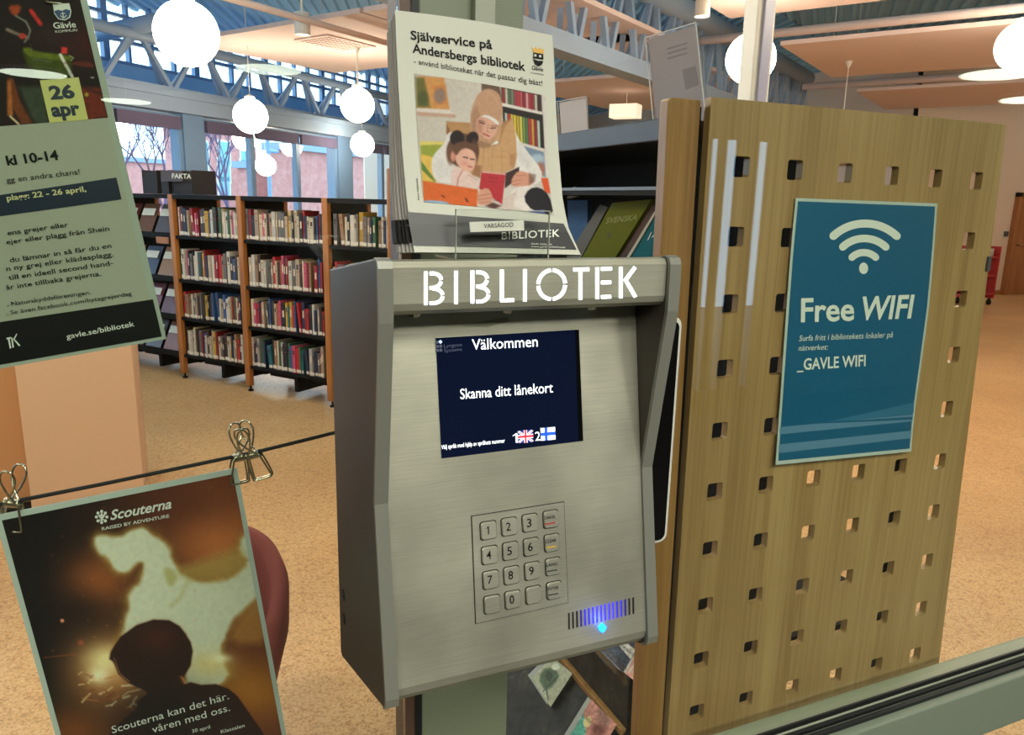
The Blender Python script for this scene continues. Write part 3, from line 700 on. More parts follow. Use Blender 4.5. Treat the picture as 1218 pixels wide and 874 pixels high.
for j in range(4):
    for i in range(4):
        ctr = kcen(i, j); c = ks.pt(ctr[0], ctr[1], .0012); nrm = ks.n
        q = MB(); R0 = rrect(c+nrm*.0003, .0178, .0188, .003); n = len(R0); q.cur = 1; q.add(R0, [tuple(range(n))])
        q.cur = 0; A = rrect(c, .0164, .0174, .0028); B = rrect(c+nrm*.0022, .0160, .0170, .0028); C_ = rrect(c+nrm*.0029, .0146, .0156, .0024)
        q.add(A+B+C_, [(k, (k+1) % n, n+(k+1) % n, n+k) for k in range(n)]+[(n+k, n+(k+1) % n, 2*n+(k+1) % n, 2*n+k) for k in range(n)]+[tuple(2*n+k for k in range(n))])
        ch = chars[j][i]; sk = Surf([(ks.L[0]+nrm*.0043, ks.R[0]+nrm*.0043), (ks.L[1]+nrm*.0043, ks.R[1]+nrm*.0043)])
        if len(ch) == 1:
            q.cur = 1; wd = 3.2 if ch == '1' else 5.6; text(ch, sk, (ctr[0]-wd/2+.2, ctr[1]+5.5+.4), (ctr[0]+wd/2+.2, ctr[1]+5.5-.4), 9.6, None, None, .008, off=.0001, into=q)
        elif ch:
            q.cur = 1; text(ch, sk, (ctr[0]-6.6, ctr[1]+1.3), (ctr[0]+6.6, ctr[1]-.9), 3.4, None, None, .012, off=.0001, into=q)
            q.cur = 2; bw = [(-6, 6.0), (6.2, 3.9), (6.2, 5.4), (-6, 7.5)]; Wp = [sk.pt(ctr[0]+a, ctr[1]+b_, .0001) for a, b_ in bw]; q.add(Wp, [(0, 1, 2, 3)])
        o = q.build('key', [M_KEY, M_INK, barc.get(ch, M_INK)], kp, fixn=False)
        if ch: o['label'] = 'steel key marked %s' % ch+({'CANCEL': ' over a red line', 'CLEAR': ' over a yellow line'}.get(ch, ''))
# sounder slots and blue LED
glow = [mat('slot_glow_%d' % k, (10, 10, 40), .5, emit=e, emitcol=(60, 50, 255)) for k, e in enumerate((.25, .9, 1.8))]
for k in range(17):
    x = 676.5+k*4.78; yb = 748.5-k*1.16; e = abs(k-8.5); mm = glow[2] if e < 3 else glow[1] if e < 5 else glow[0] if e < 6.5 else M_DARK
    n_ = PL; pts = [(x-.85, yb-19.5), (x+.85, yb-19.8), (x+1.25, yb-.4), (x-.45, yb)]
    W_ = [P(a, c, *PL) for a, c in pts]; q = MB(); q.prism([p+ss.n*.0006 for p in W_], ss.n*-.002); q.build('sounder_slot', mm, kiosk, fixn=False)
W_ = [P(716+a, 746+c, *PL) for a, c in ((0, -6), (5.2, -1), (3.2, 4), (0, 6.3), (-3.2, 4), (-5.2, -1))]
q = MB(); q.prism([p+ss.n*.001 for p in W_], ss.n*-.002); q.build('status_light', mat('blue_led', (40, 120, 255), .3, emit=5, emitcol=(20, 120, 255)), kiosk, fixn=False)
l = bpy.data.lights.new('status_light_glow', 'POINT'); l.energy = .012; l.color = (.05, .15, 1); l.shadow_soft_size = .004
o = bpy.data.objects.new('status_light_glow', l); COL.objects.link(o); o.location = P(716, 740, *PL)+ss.n*.012
# two tape remnants above the screen
q = MB(); W_ = [P(a, c, *PL) for a, c in ((547, 388), (563, 384), (602, 377), (606, 382), (580, 389))]; q.prism([p+ss.n*.0005 for p in W_], ss.n*-.0003); q.build('tape_remnant', mat('old_tape', (150, 150, 128), .3, .3), kiosk)

# black reader panel with pale rim on the right, behind the kiosk
rd = empty('black_reader_panel', (.56, -.05, 1.155), 'tall black glossy panel with pale rounded rim, right of the steel kiosk', 'reader panel')
def rr2(x0, x1, z0, z1, r, y, n=6):
    o = []
    for cx, cz, a0 in ((x1-r, z1-r, 0), (x0+r, z1-r, 90), (x0+r, z0+r, 180), (x1-r, z0+r, 270)):
        for k in range(n): a = radians(a0+90*k/(n-1)); o.append((cx+r*cos(a), y, cz+r*sin(a)))
    return o
q = MB(); q.prism(rr2(.462, .579, 1.156, 1.462, .012, -.058), (0, .025, 0)); q.build('rim', mat('pale_plastic', (205, 205, 196), .4), rd, bevel=.001)
q = MB(); q.prism(rr2(.465, .5735, 1.161, 1.457, .009, -.0605), (0, .004, 0)); q.build('front_glass', M_BLACKG, rd)
q = MB(); q.box(.45, .50, -.035, .0, 1.2, 1.42); q.build('mounting_bracket', M_BLACK, rd)

# ================================================================ BROCHURES ON THE KIOSK
def brow(px, py, y): return PY(px, py, y)
ROWS = [((470, 12), (657, 42), -.150), ((473.5, 90), (660.5, 112), -.158), ((478, 170), (664.5, 182), -.168), ((483.5, 235), (669.5, 240), -.179), ((488, 268), (677, 274), -.187), ((493, 300), (691, 303), -.197)]
tv = [0, .27, .55, .77, .885, 1.0]
bs = Surf([(brow(*l_, y), brow(*r_, y), t) for (l_, r_, y), t in zip(ROWS, tv)], bulge=lambda u, v: .004*np.sin(np.pi*np.clip(u, 0, 1))*(1-v*.5))
bro = empty('library_brochure', (.27, -.19, 1.548), 'front white A5 library brochure with a photo of a woman and child reading', 'brochure', 'brochures stacked on the kiosk')
bs.sheet('cover', M_PAPERB, bro, 10, 16, 0, .0016)
for k in range(1, 7):       # the copies behind, pushed to the left and back
    sh = A3(-.0001*k-.0006*(k > 2), .0036*k, -.0003*k)
    rows = [(bs.L[i]+sh+A3(-.0022*min(k, 4)*tv[i]**1.6, 0, -.002*k if i == 0 else 0), bs.R[i]+sh+A3(.0035*(k == 1)-.004*tv[i]*(k > 0), 0, -.006*k if i == 0 else 0), tv[i]) for i in range(6)]
    s_ = Surf(rows, bulge=bs.bulge); nth = ['second', 'third', 'fourth', 'fifth', 'sixth', 'rearmost'][k-1]
    e_ = empty('library_brochure', (.27, -.18+.004*k, 1.545), 'white library brochure, %s from the front in the stack on the kiosk' % nth, 'brochure', 'brochures stacked on the kiosk')
    s_.sheet('pages', mat('brochure_page_edge', (150, 146, 140), .8), e_, 6, 12, -.0002, .0028)
    s_.sheet('cover_band', M_BLACK, e_, 6, 4, .0001, .0031, u0=-.012, u1=1.0, v0=.86, v1=.96)
# printing on the front cover
text('Självservice på', bs, (488.5, 47), (585.5, 58.5), 10.3, M_INK, bro, .022, upvec=(-.05, -1))
text('Andersbergs bibliotek', bs, (490.5, 62.5), (625, 84.5), 10.3, M_INK, bro, .022, upvec=(-.05, -1))
text('- använd biblioteket när det passar dig bäst!', bs, (492.5, 76), (645, 102.5), 6.5, M_INK, bro, .0, upvec=(-.05, -1))
text('Gävle', bs, (632.5, 83), (646, 85.5), 5, M_INK, bro, .004, upvec=(-.05, -1))
text('KOMMUN', bs, (632, 87.5), (646.5, 90), 1.7, M_INK, bro, .0, upvec=(-.05, -1))
gold = mat('gold_ink', (206, 158, 60), .5)
bs.region('crest', [(632, 56), (634.5, 59), (637, 55.5), (639.5, 59.5), (642, 56.5), (644, 60), (647, 58), (646, 64.5), (634, 62.5)], gold, bro, .0006)
bs.region('crest', [(634, 63), (646, 65), (646, 71), (634, 69.5)], M_INK, bro, .0006)
bs.region('crest', [(634, 70.5), (640, 72.5), (646, 72.5), (644.5, 77), (640, 79.5), (635.5, 76)], M_INK, bro, .0006)
for p in ((636.2, 66.2), (642, 67.2)): bs.region('crest', [(p[0]-1.2, p[1]-1.6), (p[0]+1.4, p[1]-1.2), (p[0]+1.4, p[1]+1.8), (p[0]-1.2, p[1]+1.4)], M_PAPERB, bro, .0009)
Q = lambda x, y: (485+x/4.856, 80+y/4.856)      # crop coordinates of the 180 px zoom
def QP(*p): return [Q(*a) for a in p]
skin = (222, 170, 146); hij = (196, 152, 120); hijd = (150, 112, 86); vest = (202, 158, 112); vestd = (170, 126, 86)
ops = [grad(*Q(40, 100), (196, 186, 172), *Q(420, 300), (212, 204, 192)),
  poly(QP((60, 50), (210, 60), (242, 245), (52, 235)), (212, 150, 84)), poly(QP((45, 60), (95, 58), (130, 230), (52, 232)), (108, 104, 50), 2), poly(QP((150, 110), (215, 110), (222, 205), (160, 215)), (200, 120, 60), 3),
  ell(*Q(185, 165), 7, 9, (110, 120, 140), 2, .6), ell(*Q(90, 180), 6, 9, (70, 80, 40), 2, .7), poly(QP((52, 255), (275, 272), (275, 292), (52, 280)), (196, 160, 138), 1), poly(QP((50, 236), (240, 246), (275, 270), (52, 256)), (224, 212, 200), .8),
  poly(QP((420, 85), (800, 175), (850, 860), (600, 700)), (206, 196, 186), 1),
  poly(QP((425, 80), (530, 110), (548, 200), (430, 200)), (110, 86, 70), .8), poly(QP((538, 112), (772, 160), (776, 260), (545, 205)), (70, 54, 50), .7)]
cols = [(150, 60, 60), (196, 190, 170), (86, 112, 84), (122, 130, 110), (164, 74, 84), (198, 62, 70), (186, 90, 96), (148, 44, 60), (212, 150, 150), (178, 52, 64)]
for k in range(12):
    x = 545+k*17; ops.append(poly(QP((x, 118+k*3.6), (x+14, 121+k*3.6), (x+17, 212+k*3.6), (x+3, 209+k*3.6)), cols[k % 10], .5))
ops += [poly(QP((545, 205), (776, 258), (776, 272), (545, 222)), (226, 218, 208), .6), poly(QP((545, 225), (780, 275), (790, 470), (560, 430)), (46, 40, 38), .7)]
cols = [(180, 196, 180), (200, 60, 60), (206, 190, 80), (222, 196, 60), (196, 170, 60), (216, 200, 90), (120, 150, 80), (90, 120, 80), (190, 60, 70), (206, 150, 60), (150, 50, 60)]
for k in range(12):
    x = 560+k*17; ops.append(poly(QP((x, 262+k*4), (x+14, 266+k*4), (x+20, 420+k*4), (x+6, 416+k*4)), cols[k % 11], .5))
ops += [poly(QP((640, 430), (785, 470), (785, 485), (650, 448)), (222, 212, 202), .6), poly(QP((670, 455), (785, 490), (800, 640), (700, 560)), (120, 140, 160), 1), ell(*Q(745, 530), 9, 6, (170, 190, 206), 2), ell(*Q(765, 590), 5, 8, (176, 110, 90), 2),
  poly(QP((782, 190), (800, 195), (820, 700), (800, 700)), (222, 214, 204), .6),
  poly(QP((70, 430), (210, 432), (210, 470), (160, 665), (85, 660)), (150, 160, 58), .8), poly(QP((75, 500), (150, 520), (160, 660), (85, 655)), (226, 186, 84), .8), poly(QP((78, 540), (150, 640), (160, 664), (130, 640), (80, 590)), (96, 128, 52), .8), poly(QP((68, 428), (210, 430), (210, 446), (70, 450)), (226, 206, 110), .8),
  # armchair back and sleeves
  poly(QP((222, 312), (360, 320), (370, 400), (250, 380), (225, 385)), (184, 138, 92), .8), poly(QP((225, 330), (245, 360), (240, 400), (222, 380)), (140, 96, 60), .8),
  poly(QP((240, 360), (205, 450), (140, 510), (135, 600), (165, 665), (280, 670), (330, 560), (300, 400)), (226, 220, 214), .8, 1, 2),
  poly(QP((160, 520), (220, 560), (300, 560), (290, 620), (180, 640)), (208, 202, 200), 3, .5),
  # vest and right sleeve
  poly(QP((600, 300), (630, 400), (700, 500), (775, 590), (775, 660), (700, 690), (600, 640), (560, 420)), (230, 224, 218), .8, 1, 1), poly(QP((640, 440), (720, 560), (700, 600), (630, 520)), (208, 202, 200), 3, .6),
  poly(QP((545, 330), (600, 296), (612, 305), (632, 460), (620, 590), (560, 620), (380, 640), (330, 560), (380, 400)), vest, .8, 1, 1),
  poly(QP((545, 310), (600, 300), (560, 350), (530, 440)), (168, 122, 84), 1.2, .8), poly(QP((590, 500), (632, 500), (615, 590), (590, 560)), (176, 128, 84), 1.5, .7),
  line(QP((440, 470), (430, 600)), 1, vestd, 1, .6), line(QP((490, 470), (485, 600)), 1, vestd, 1, .5), line(QP((540, 460), (545, 600)), 1, vestd, 1, .5), line(QP((400, 520), (600, 520)), .8, vestd, 1, .3),
  poly(QP((385, 560), (425, 570), (420, 640), (370, 620)), (160, 112, 78), 1.5),
  # headscarf, face
  poly(QP((478, 122), (530, 150), (548, 220), (545, 300), (520, 400), (480, 445), (420, 450), (370, 400), (358, 330), (368, 240), (400, 160), (440, 128)), hij, .8, 1, 2),
  poly(QP((368, 260), (400, 220), (420, 280), (390, 360), (410, 430), (372, 400)), (168, 126, 98), 2, .8), poly(QP((440, 130), (500, 160), (530, 230), (520, 200), (470, 140)), (214, 172, 140), 2, .7),
  poly(QP((415, 284), (460, 272), (528, 312), (524, 340), (440, 290)), (232, 228, 222), .8, 1, 1),
  poly(QP((398, 292), (450, 284), (520, 330), (515, 380), (478, 418), (440, 412), (400, 370), (393, 330)), skin, .8, 1, 2),
  poly(QP((395, 300), (430, 300), (430, 400), (396, 350)), (176, 122, 100), 2.5, .7), line(QP((416, 318), (444, 326)), 1.2, (70, 46, 38), .6), line(QP((480, 352), (508, 350)), 1.2, (70, 46, 38), .6), line(QP((412, 308), (446, 314)), .9, (96, 66, 52), .5, .8), line(QP((482, 338), (514, 338)), .9, (96, 66, 52), .5, .8),
  line(QP((466, 330), (458, 372), (474, 376)), 1, (178, 120, 98), .7, .9), line(QP((438, 384), (470, 398)), 1.5, (176, 74, 72), .6),
  poly(QP((400, 420), (480, 440), (530, 420), (520, 445), (440, 470), (390, 455)), hijd, 1.5, .8), poly(QP((510, 425), (524, 425), (520, 442), (480, 450)), (236, 234, 228), .7),
  # child
  poly(QP((275, 560), (400, 640), (415, 700), (250, 690), (250, 600)), (228, 200, 190), .8, 1, 1), line(QP((320, 590), (292, 640), (285, 685)), 1, (190, 90, 90), .6), line(QP((350, 620), (400, 650)), 1, (196, 120, 116), .6, .6),
  ell(*Q(318, 480), 19, 20, (96, 64, 48), 1.2), ell(*Q(285, 410), 8.5, 9.5, (36, 26, 24), .9), ell(*Q(374, 410), 7, 8, (40, 28, 26), .9, 1, 25), ell(*Q(248, 500), 5, 12, (110, 74, 54), 1.5), ell(*Q(385, 490), 5, 14, (100, 66, 50), 1.5),
  poly(QP((290, 490), (320, 460), (380, 480), (396, 520), (390, 570), (365, 605), (320, 600), (285, 560), (270, 520)), (228, 176, 154), .9, 1, 2), ell(*Q(262, 515), 3, 6, (206, 140, 118), .9),
  poly(QP((262, 440), (330, 425), (395, 450), (390, 480), (340, 462), (300, 480), (285, 510), (262, 490)), (104, 70, 52), 1.2, 1, 1),
  line(QP((322, 518), (346, 524)), 1.3, (52, 34, 30), .5), line(QP((362, 530), (384, 532)), 1.3, (52, 34, 30), .5), line(QP((348, 572), (372, 576)), 1.3, (186, 80, 80), .5), ell(*Q(330, 556), 3, 2.5, (222, 140, 126), 2, .6),
  # trousers, tray, book, hands
  poly(QP((560, 760), (640, 680), (740, 680), (780, 730), (720, 840), (640, 820)), (232, 222, 214), .8, 1, 1), poly(QP((480, 790), (620, 720), (640, 690), (600, 830)), (214, 196, 186), 1.2),
  poly(QP((770, 640), (810, 640), (825, 730), (790, 720)), (222, 88, 48), .8), poly(QP((700, 700), (760, 690), (820, 740), (845, 860), (720, 830), (666, 760)), (30, 28, 32), .8, 1, 1), poly(QP((700, 832), (790, 822), (800, 860), (720, 860)), (96, 110, 160), 1),
  poly(QP((85, 655), (405, 705), (400, 810), (92, 780)), (218, 102, 40), .7), poly(QP((92, 765), (230, 775), (245, 800), (92, 790)), (150, 178, 206), .9, 1, 1), line(QP((196, 740), (212, 750)), 1.8, (120, 50, 30), .6), line(QP((335, 760), (345, 775)), 2.2, (110, 46, 30), .6),
  poly(QP((565, 610), (645, 572), (640, 640), (560, 700)), (66, 44, 42), .6), line(QP((565, 608), (645, 572)), 1, (214, 204, 190), .5), poly(QP((428, 602), (565, 616), (545, 792), (412, 700)), (186, 48, 56), .6), poly(QP((428, 600), (565, 614), (565, 622), (428, 608)), (220, 170, 160), .5), line(QP((470, 635), (520, 640)), .9, (120, 30, 40), .5, .7), line(QP((465, 660), (515, 662)), .9, (120, 30, 40), .5, .6), line(QP((490, 765), (525, 772)), 1, (110, 26, 36), .5, .7),
  poly(QP((600, 640), (640, 595), (700, 610), (728, 640), (725, 680), (640, 690), (598, 685)), (214, 152, 126), .8, 1, 1), line(QP((600, 662), (650, 650)), .8, (160, 100, 80), .5, .8), line(QP((600, 680), (650, 672)), .8, (160, 100, 80), .5, .8), line(QP((630, 625), (680, 622)), .8, (160, 100, 80), .5, .8), poly(QP((700, 610), (740, 620), (735, 660), (700, 680)), (96, 70, 60), 1.2, .6),
  poly(QP((400, 720), (460, 690), (490, 735), (488, 780), (440, 800), (402, 790)), (216, 156, 130), .8, 1, 1), line(QP((405, 745), (480, 728)), .8, (160, 100, 80), .5, .8), line(QP((405, 765), (485, 752)), .8, (160, 100, 80), .5, .8), line(QP((410, 785), (480, 775)), .8, (160, 100, 80), .5, .7),
  poly(QP((448, 800), (490, 780), (540, 800), (500, 820)), (90, 56, 50), 1.2), grain(3, .10, 3)]
painted('cover_photo', bs, QP((36, 36), (793, 164), (843, 853), (92, 779)), ops, bro, 1.1, .0006, .74)
bs.region('cover_band', [(484, 252), (670, 266), (685.5, 297), (491, 292)], mat('cover_black', (40, 40, 40), .45), bro, .0006, sub=6)
for i, (x0, y0) in enumerate([(489, 253)]): pass
text('BIBLIOTEK', bs, (596, 285), (665, 281.5), 8.5, M_WTXT, bro, .012, shear=.05, off=.0012, spacing=1.08)
text('Gävle bibliotek', bs, (631, 291), (656, 291.8), 2, M_WTXT, bro, .0, off=.0012)
text('www.gavle.se/bibliotek', bs, (631, 294.2), (672, 295.4), 2, M_WTXT, bro, .0, off=.0012)
text('Foto: bibliotek', bs, (499, 238), (496.5, 212), 2.2, M_INK, bro, .0, upvec=(-1, .1))
# acrylic holder with its label
h = empty('acrylic_brochure_holder', (.267, -.2, 1.55), 'low clear acrylic holder in front of the brochures with a paper label', 'brochure holder')
q = MB(); q.box(.2225, .3135, -.2075, -.2055, 1.549, 1.592); pf = q.build('front_plate', M_ACR, h)
q = MB(); q.box(.2225, .3135, -.2055, -.15, 1.5475, 1.5490); q.build('base_plate', M_ACR, h)
eg = mat('acrylic_edge', (170, 172, 160), .25)
for bx in ((.2225, .2231, 1.549, 1.592), (.3129, .3135, 1.549, 1.592), (.2225, .3135, 1.5914, 1.592)): q = MB(); q.box(bx[0], bx[1], -.2078, -.2053, bx[2], bx[3]); q.build('polished_edge', eg, h)
lc = [PY(558.5, 264, -.2082), PY(623, 262, -.2082), PY(623.5, 274, -.2082), PY(559.5, 276, -.2082)]
q = MB(); q.prism(lc, (0, .0006, 0)); lb = q.build('paper_label', M_PAPER, h)
text('VARSÅGOD', ((0, 1, 0), -.2084), (575.5, 271.3), (610.5, 269.5), 5.2, M_INK, lb, .0, off=.0002, spacing=1.05)

# ================================================================ GLOBE LAMPS
gd = []
def globe(c, label, seen=True):
    r = empty('globe_lamp', (c[0], c[1], c[2]-.2), label, 'globe lamp', 'opal globe lamps hanging in the library')
    q = MB(); q.sphere(c, .2, 28, 16); q.build('globe', M_GLOBE, r, smooth=True)
    q = MB(); q.lathe((c[0], c[1], c[2]+.19), [(.06, -.01), (.06, .03), (.02, .05), (.0, .05)], 16); q.build('collar', M_WHITE, r)
    q = MB(); q.tube([(c[0], c[1], c[2]+.22), (c[0], c[1], ZD)], .004, 6); q.build('cord', M_WHITE, r)
    return r
G = [((222, 40, 37), 'largest opal globe lamp, above the window at upper left'), ((298, 138, 20), 'opal globe lamp in front of the beam, upper of the overlapping pair'),
     ((291, 165, 14), 'opal globe lamp just under and behind the larger one it overlaps'), ((316, 197, 12), 'small low opal globe lamp over the middle bookcase bay'),
     ((425, 125, 20), 'opal globe lamp nearest to the left edge of the brochure stack'), ((431, 172, 14), 'smaller opal globe lamp in the window beside the brochures'),
     ((145, 157, 12), 'small opal globe lamp at the right edge of the pale green poster'), ((893, 70, 29), 'opal globe lamp partly covered by the white steel pole'),
     ((1215, 55, 28), 'opal globe lamp cut off by the right edge of the view')]
for (x, y, r_), lb in G: globe(CAM+ray(x, y)*(900*.2/r_), lb)
for k, c in enumerate([(-1.6, 2.6, 2.65), (1.0, 2.2, 2.8), (4.9, 1.4, 2.8), (-2.2, 5.2, 2.65), (8.2, 2.2, 2.7), (12.2, 4.4, 2.7), (3.1, .8, 2.75), (6.3, 1.1, 2.75), (10.1, 3.1, 2.75), (15.4, 6.2, 2.7), (-1.0, 1.0, 2.7)]):  # extra globes out of view, added to brighten the library
    globe(c, ['opal globe lamp beyond the left edge of the view, near the glass', 'opal globe lamp high above the top edge, near the birch board', 'opal globe lamp beyond the right edge, near the glass', 'opal globe lamp beyond the left edge, by the bookcase', 'opal globe lamp beyond the right edge, second from the glass', 'opal globe lamp beyond the right edge, halfway to the oak door', 'opal globe lamp close behind the glass, far right of the birch board', 'opal globe lamp beyond the right edge, third from the glass', 'opal globe lamp beyond the right edge, fifth from the glass', 'opal globe lamp near the oak door', 'opal globe lamp just inside the glass, beyond the left edge'][k])

# round disc luminaires hanging in the lobby behind the camera (they mirror in the glass)
for k, (x, y) in enumerate([(-.955, -6.48), (-.385, -8.11), (.694, -5.25), (5.106, -2.77), (6.44, -3.4), (7.5, -3.7), (-3.2, -2.6)]):
    r = empty('disc_lamp', (x, y, 2.49), ['round disc lamp whose reflection lies on the pale green poster', 'round disc lamp mirrored above the left window', 'round disc lamp mirrored under the largest globe', 'round disc lamp mirrored at the top right corner', 'round disc lamp mirrored on the dark bookcase', 'round disc lamp mirrored right of the birch board', 'round disc lamp far left in the lobby'][k], 'disc lamp', 'disc lamps in the lobby')
    q = MB(); q.lathe((x, y, 2.50), [(0, 0), (.235, 0), (.24, .01), (.24, .03), (0, .032)], 32); q.build('housing', M_WHITE, r)
    q = MB(); q.lathe((x, y, 2.492), [(0, 0), (.225, 0), (.228, .008)], 32); q.build('diffuser', M_DISC, r)
    q = MB(); q.tube([(x, y, 2.53), (x, y, 2.72)], .006, 6); q.build('rod', M_WHITE, r)

# ================================================================ BOOKCASE ROW
BS = A3(.601, -.799, 0); BF = A3(-.799, -.601, 0); B0 = A3(.444, 5.653, 0)
def TB(a, d, z): return B0+BS*a-BF*d+A3(0, 0, z)      # a along the row, d into the case, z up
def bbox(b, a0, a1, d0, d1, z0, z1): return b.box(a0, a1, d0, d1, z0, z1, T=lambda p: TB(*p))
AU = [-2.55, -1.68, -.827, 0, .904, 1.80, 2.70]
bayname = ['far left bay', 'magazine bay', 'left book bay', 'right book bay', 'bay beside the kiosk', 'bay behind the kiosk']
case = empty('bookcase', TB(0, .25, 0), 'long low bookcase row with orange wood uprights and dark metal shelves', 'bookcase')
for a in AU:
    q = MB(); bbox(q, a-.006, a+.05, 0, .045, .05, 1.5905); q.build('upright', M_UPR, case, bevel=.006)
    q = MB(); bbox(q, a-.006, a+.05, .455, .5, .05, 1.5905); q.build('upright', M_UPR, case, bevel=.006)
    q = MB(); bbox(q, a+.012, a+.034, .045, .455, .12, 1.58); q.build('side_plate', M_BLACK, case)
    q = MB(); c_ = TB(a+.022, .03, 0); q.lathe(c_, [(0, 0), (.022, 0), (.022, .012), (.008, .018), (.008, .055), (0, .055)], 12); q.build('foot', M_BLACK, case)
SH = [.22, .55, .88, 1.25]
for i in range(len(AU)-1):
    a0, a1 = AU[i]+.05, AU[i+1]-.006
    for z in SH:
        q = MB(); bbox(q, a0, a1, .012, .488, z-.026, z); q.build('shelf', M_BLACK, case)
    q = MB(); bbox(q, a0, a1, .004, .496, 1.555, 1.59); q.build('top_board', M_BLACK, case)
    q = MB(); bbox(q, a0, a1, .245, .255, .2, 1.40); q.build('divider', M_BLACK, case)
    q = MB(); bbox(q, (a0+a1)/2-.02, (a0+a1)/2+.02, .1, .4, .04, .2); bbox(q, a0, a1, .22, .28, .10, .16); q.build('base_rail', M_BLACK, case)
# books: three prototype meshes, copied singly
def book_mesh(nm, band):
    b = MB(); b.cur = 0; b.box(-.5, .5, 0, .04, 0, 1); b.box(-.5, -.42, .04, 1, 0, 1); b.box(.42, .5, .04, 1, 0, 1)
    b.cur = 1; b.box(-.42, .42, .04, .97, .015, .985)
    b.cur = 2; b.box(-.47, .47, -.006, 0, .035, .15)
    b.cur = 3
    for z0, z1 in band: b.box(-.26, .26, -.003, 0, z0, z1)
    o = b.build(nm, [M_BOOK, M_PAGES, M_STICK, M_BAND if nm == 'book' else mat('spine_band_light', (216, 200, 176), .6)], None, local=True); return o
protos = [book_mesh('book', [(.60, .62), (.68, .84)]), book_mesh('book', [(.50, .74)]), book_mesh('book', [(.86, .89), (.62, .66)])]
protos[1].data.materials[3] = mat('spine_band_light', (216, 200, 176), .6); protos[2].data.materials[3] = mat('spine_band_red', (150, 44, 40), .6)
pal = [('dark red', (150, 28, 30)), ('bright red', (200, 36, 36)), ('cream', (216, 200, 172)), ('off-white', (226, 220, 208)), ('black', (26, 24, 26)), ('dark brown', (66, 42, 34)), ('navy blue', (34, 44, 84)), ('blue', (52, 92, 150)),
       ('pink', (216, 84, 120)), ('yellow', (224, 176, 44)), ('tan', (176, 136, 100)), ('grey', (120, 116, 116)), ('green', (60, 104, 72)), ('teal', (40, 120, 136)), ('orange', (206, 104, 44)), ('beige', (200, 176, 148))]
wts = np.array([10, 8, 16, 14, 12, 8, 7, 5, 3, 4, 8, 7, 3, 3, 3, 12.]); wts /= wts.sum()
rot_book = math.atan2(BS[1], BS[0])
ordn = ['first', 'second', 'third', 'fourth', 'fifth', 'sixth', 'seventh', 'eighth', 'ninth', 'tenth', 'eleventh', 'twelfth', 'thirteenth', 'fourteenth', 'fifteenth', 'sixteenth', 'seventeenth', 'eighteenth', 'nineteenth', 'twentieth', 'twenty-first', 'twenty-second', 'twenty-third', 'twenty-fourth', 'twenty-fifth', 'twenty-sixth', 'twenty-seventh', 'twenty-eighth', 'twenty-ninth', 'thirtieth', 'thirty-first', 'thirty-second', 'thirty-third', 'thirty-fourth', 'thirty-fifth', 'thirty-sixth', 'thirty-seventh', 'thirty-eighth']
used = [False]*3; nbooks = 0
def put_book(a, z, w_, h_, dp, col, lab, grp, lean=0, d=.02):
    global nbooks
    k = int(RNG.choice(3, p=[.4, .35, .25])); o = protos[k]
    if used[k]: o = protos[k].copy(); COL.objects.link(o)
    used[k] = True; nbooks += 1
    o.location = Vector(TB(a, d, z)); o.rotation_mode = 'XYZ'; o.rotation_euler = (0, lean, rot_book); o.scale = (w_, dp, h_); o.color = tuple(lin(col))+(1,)
    tag(o, lab, 'book', grp)
rowname = ['bottom shelf', 'third shelf', 'second shelf', 'top shelf']
def fill_row(bay, lv, lim=99):
    a = AU[bay]+.058; end = AU[bay+1]-.012; z = SH[lv]; n = 0; hh = .235 if lv != 2 else .25; gapat = RNG.rand()*.6+.2
    a += RNG.rand()*.03
    while a < end-.02 and n < lim and n < len(ordn):
        w_ = RNG.choice([.017, .021, .025, .029, .034, .042], p=[.14, .24, .26, .18, .12, .06])
        if a+w_ > end-.005: break
        h_ = min(hh*(.80+.26*RNG.rand()), .262); c = pal[RNG.choice(len(pal), p=wts)]; cc = np.clip(np.array(c[1])*(.74+.2*RNG.rand()), 0, 240)
        lean = 0
        if RNG.rand() < .035 and a+w_+.05 < end: lean = -.11; a += .036
        put_book(a+w_/2, z+(.0008 if lean == 0 else .0040), w_*.94, h_, .15+.02*RNG.rand(), cc, '%s book, %s from the left, %s, %s' % (c[0], ordn[n], rowname[lv], bayname[bay]), 'books on the %s of the %s' % (rowname[lv], bayname[bay]), lean, .02+.012*RNG.rand())
        a += w_+.0008; n += 1
        if RNG.rand() < .035: a += .02+.03*RNG.rand()
for lv in range(4): fill_row(2, lv); fill_row(3, lv)
fill_row(4, 3, 30); fill_row(4, 2, 8); fill_row(4, 1, 5); fill_row(4, 0, 5)
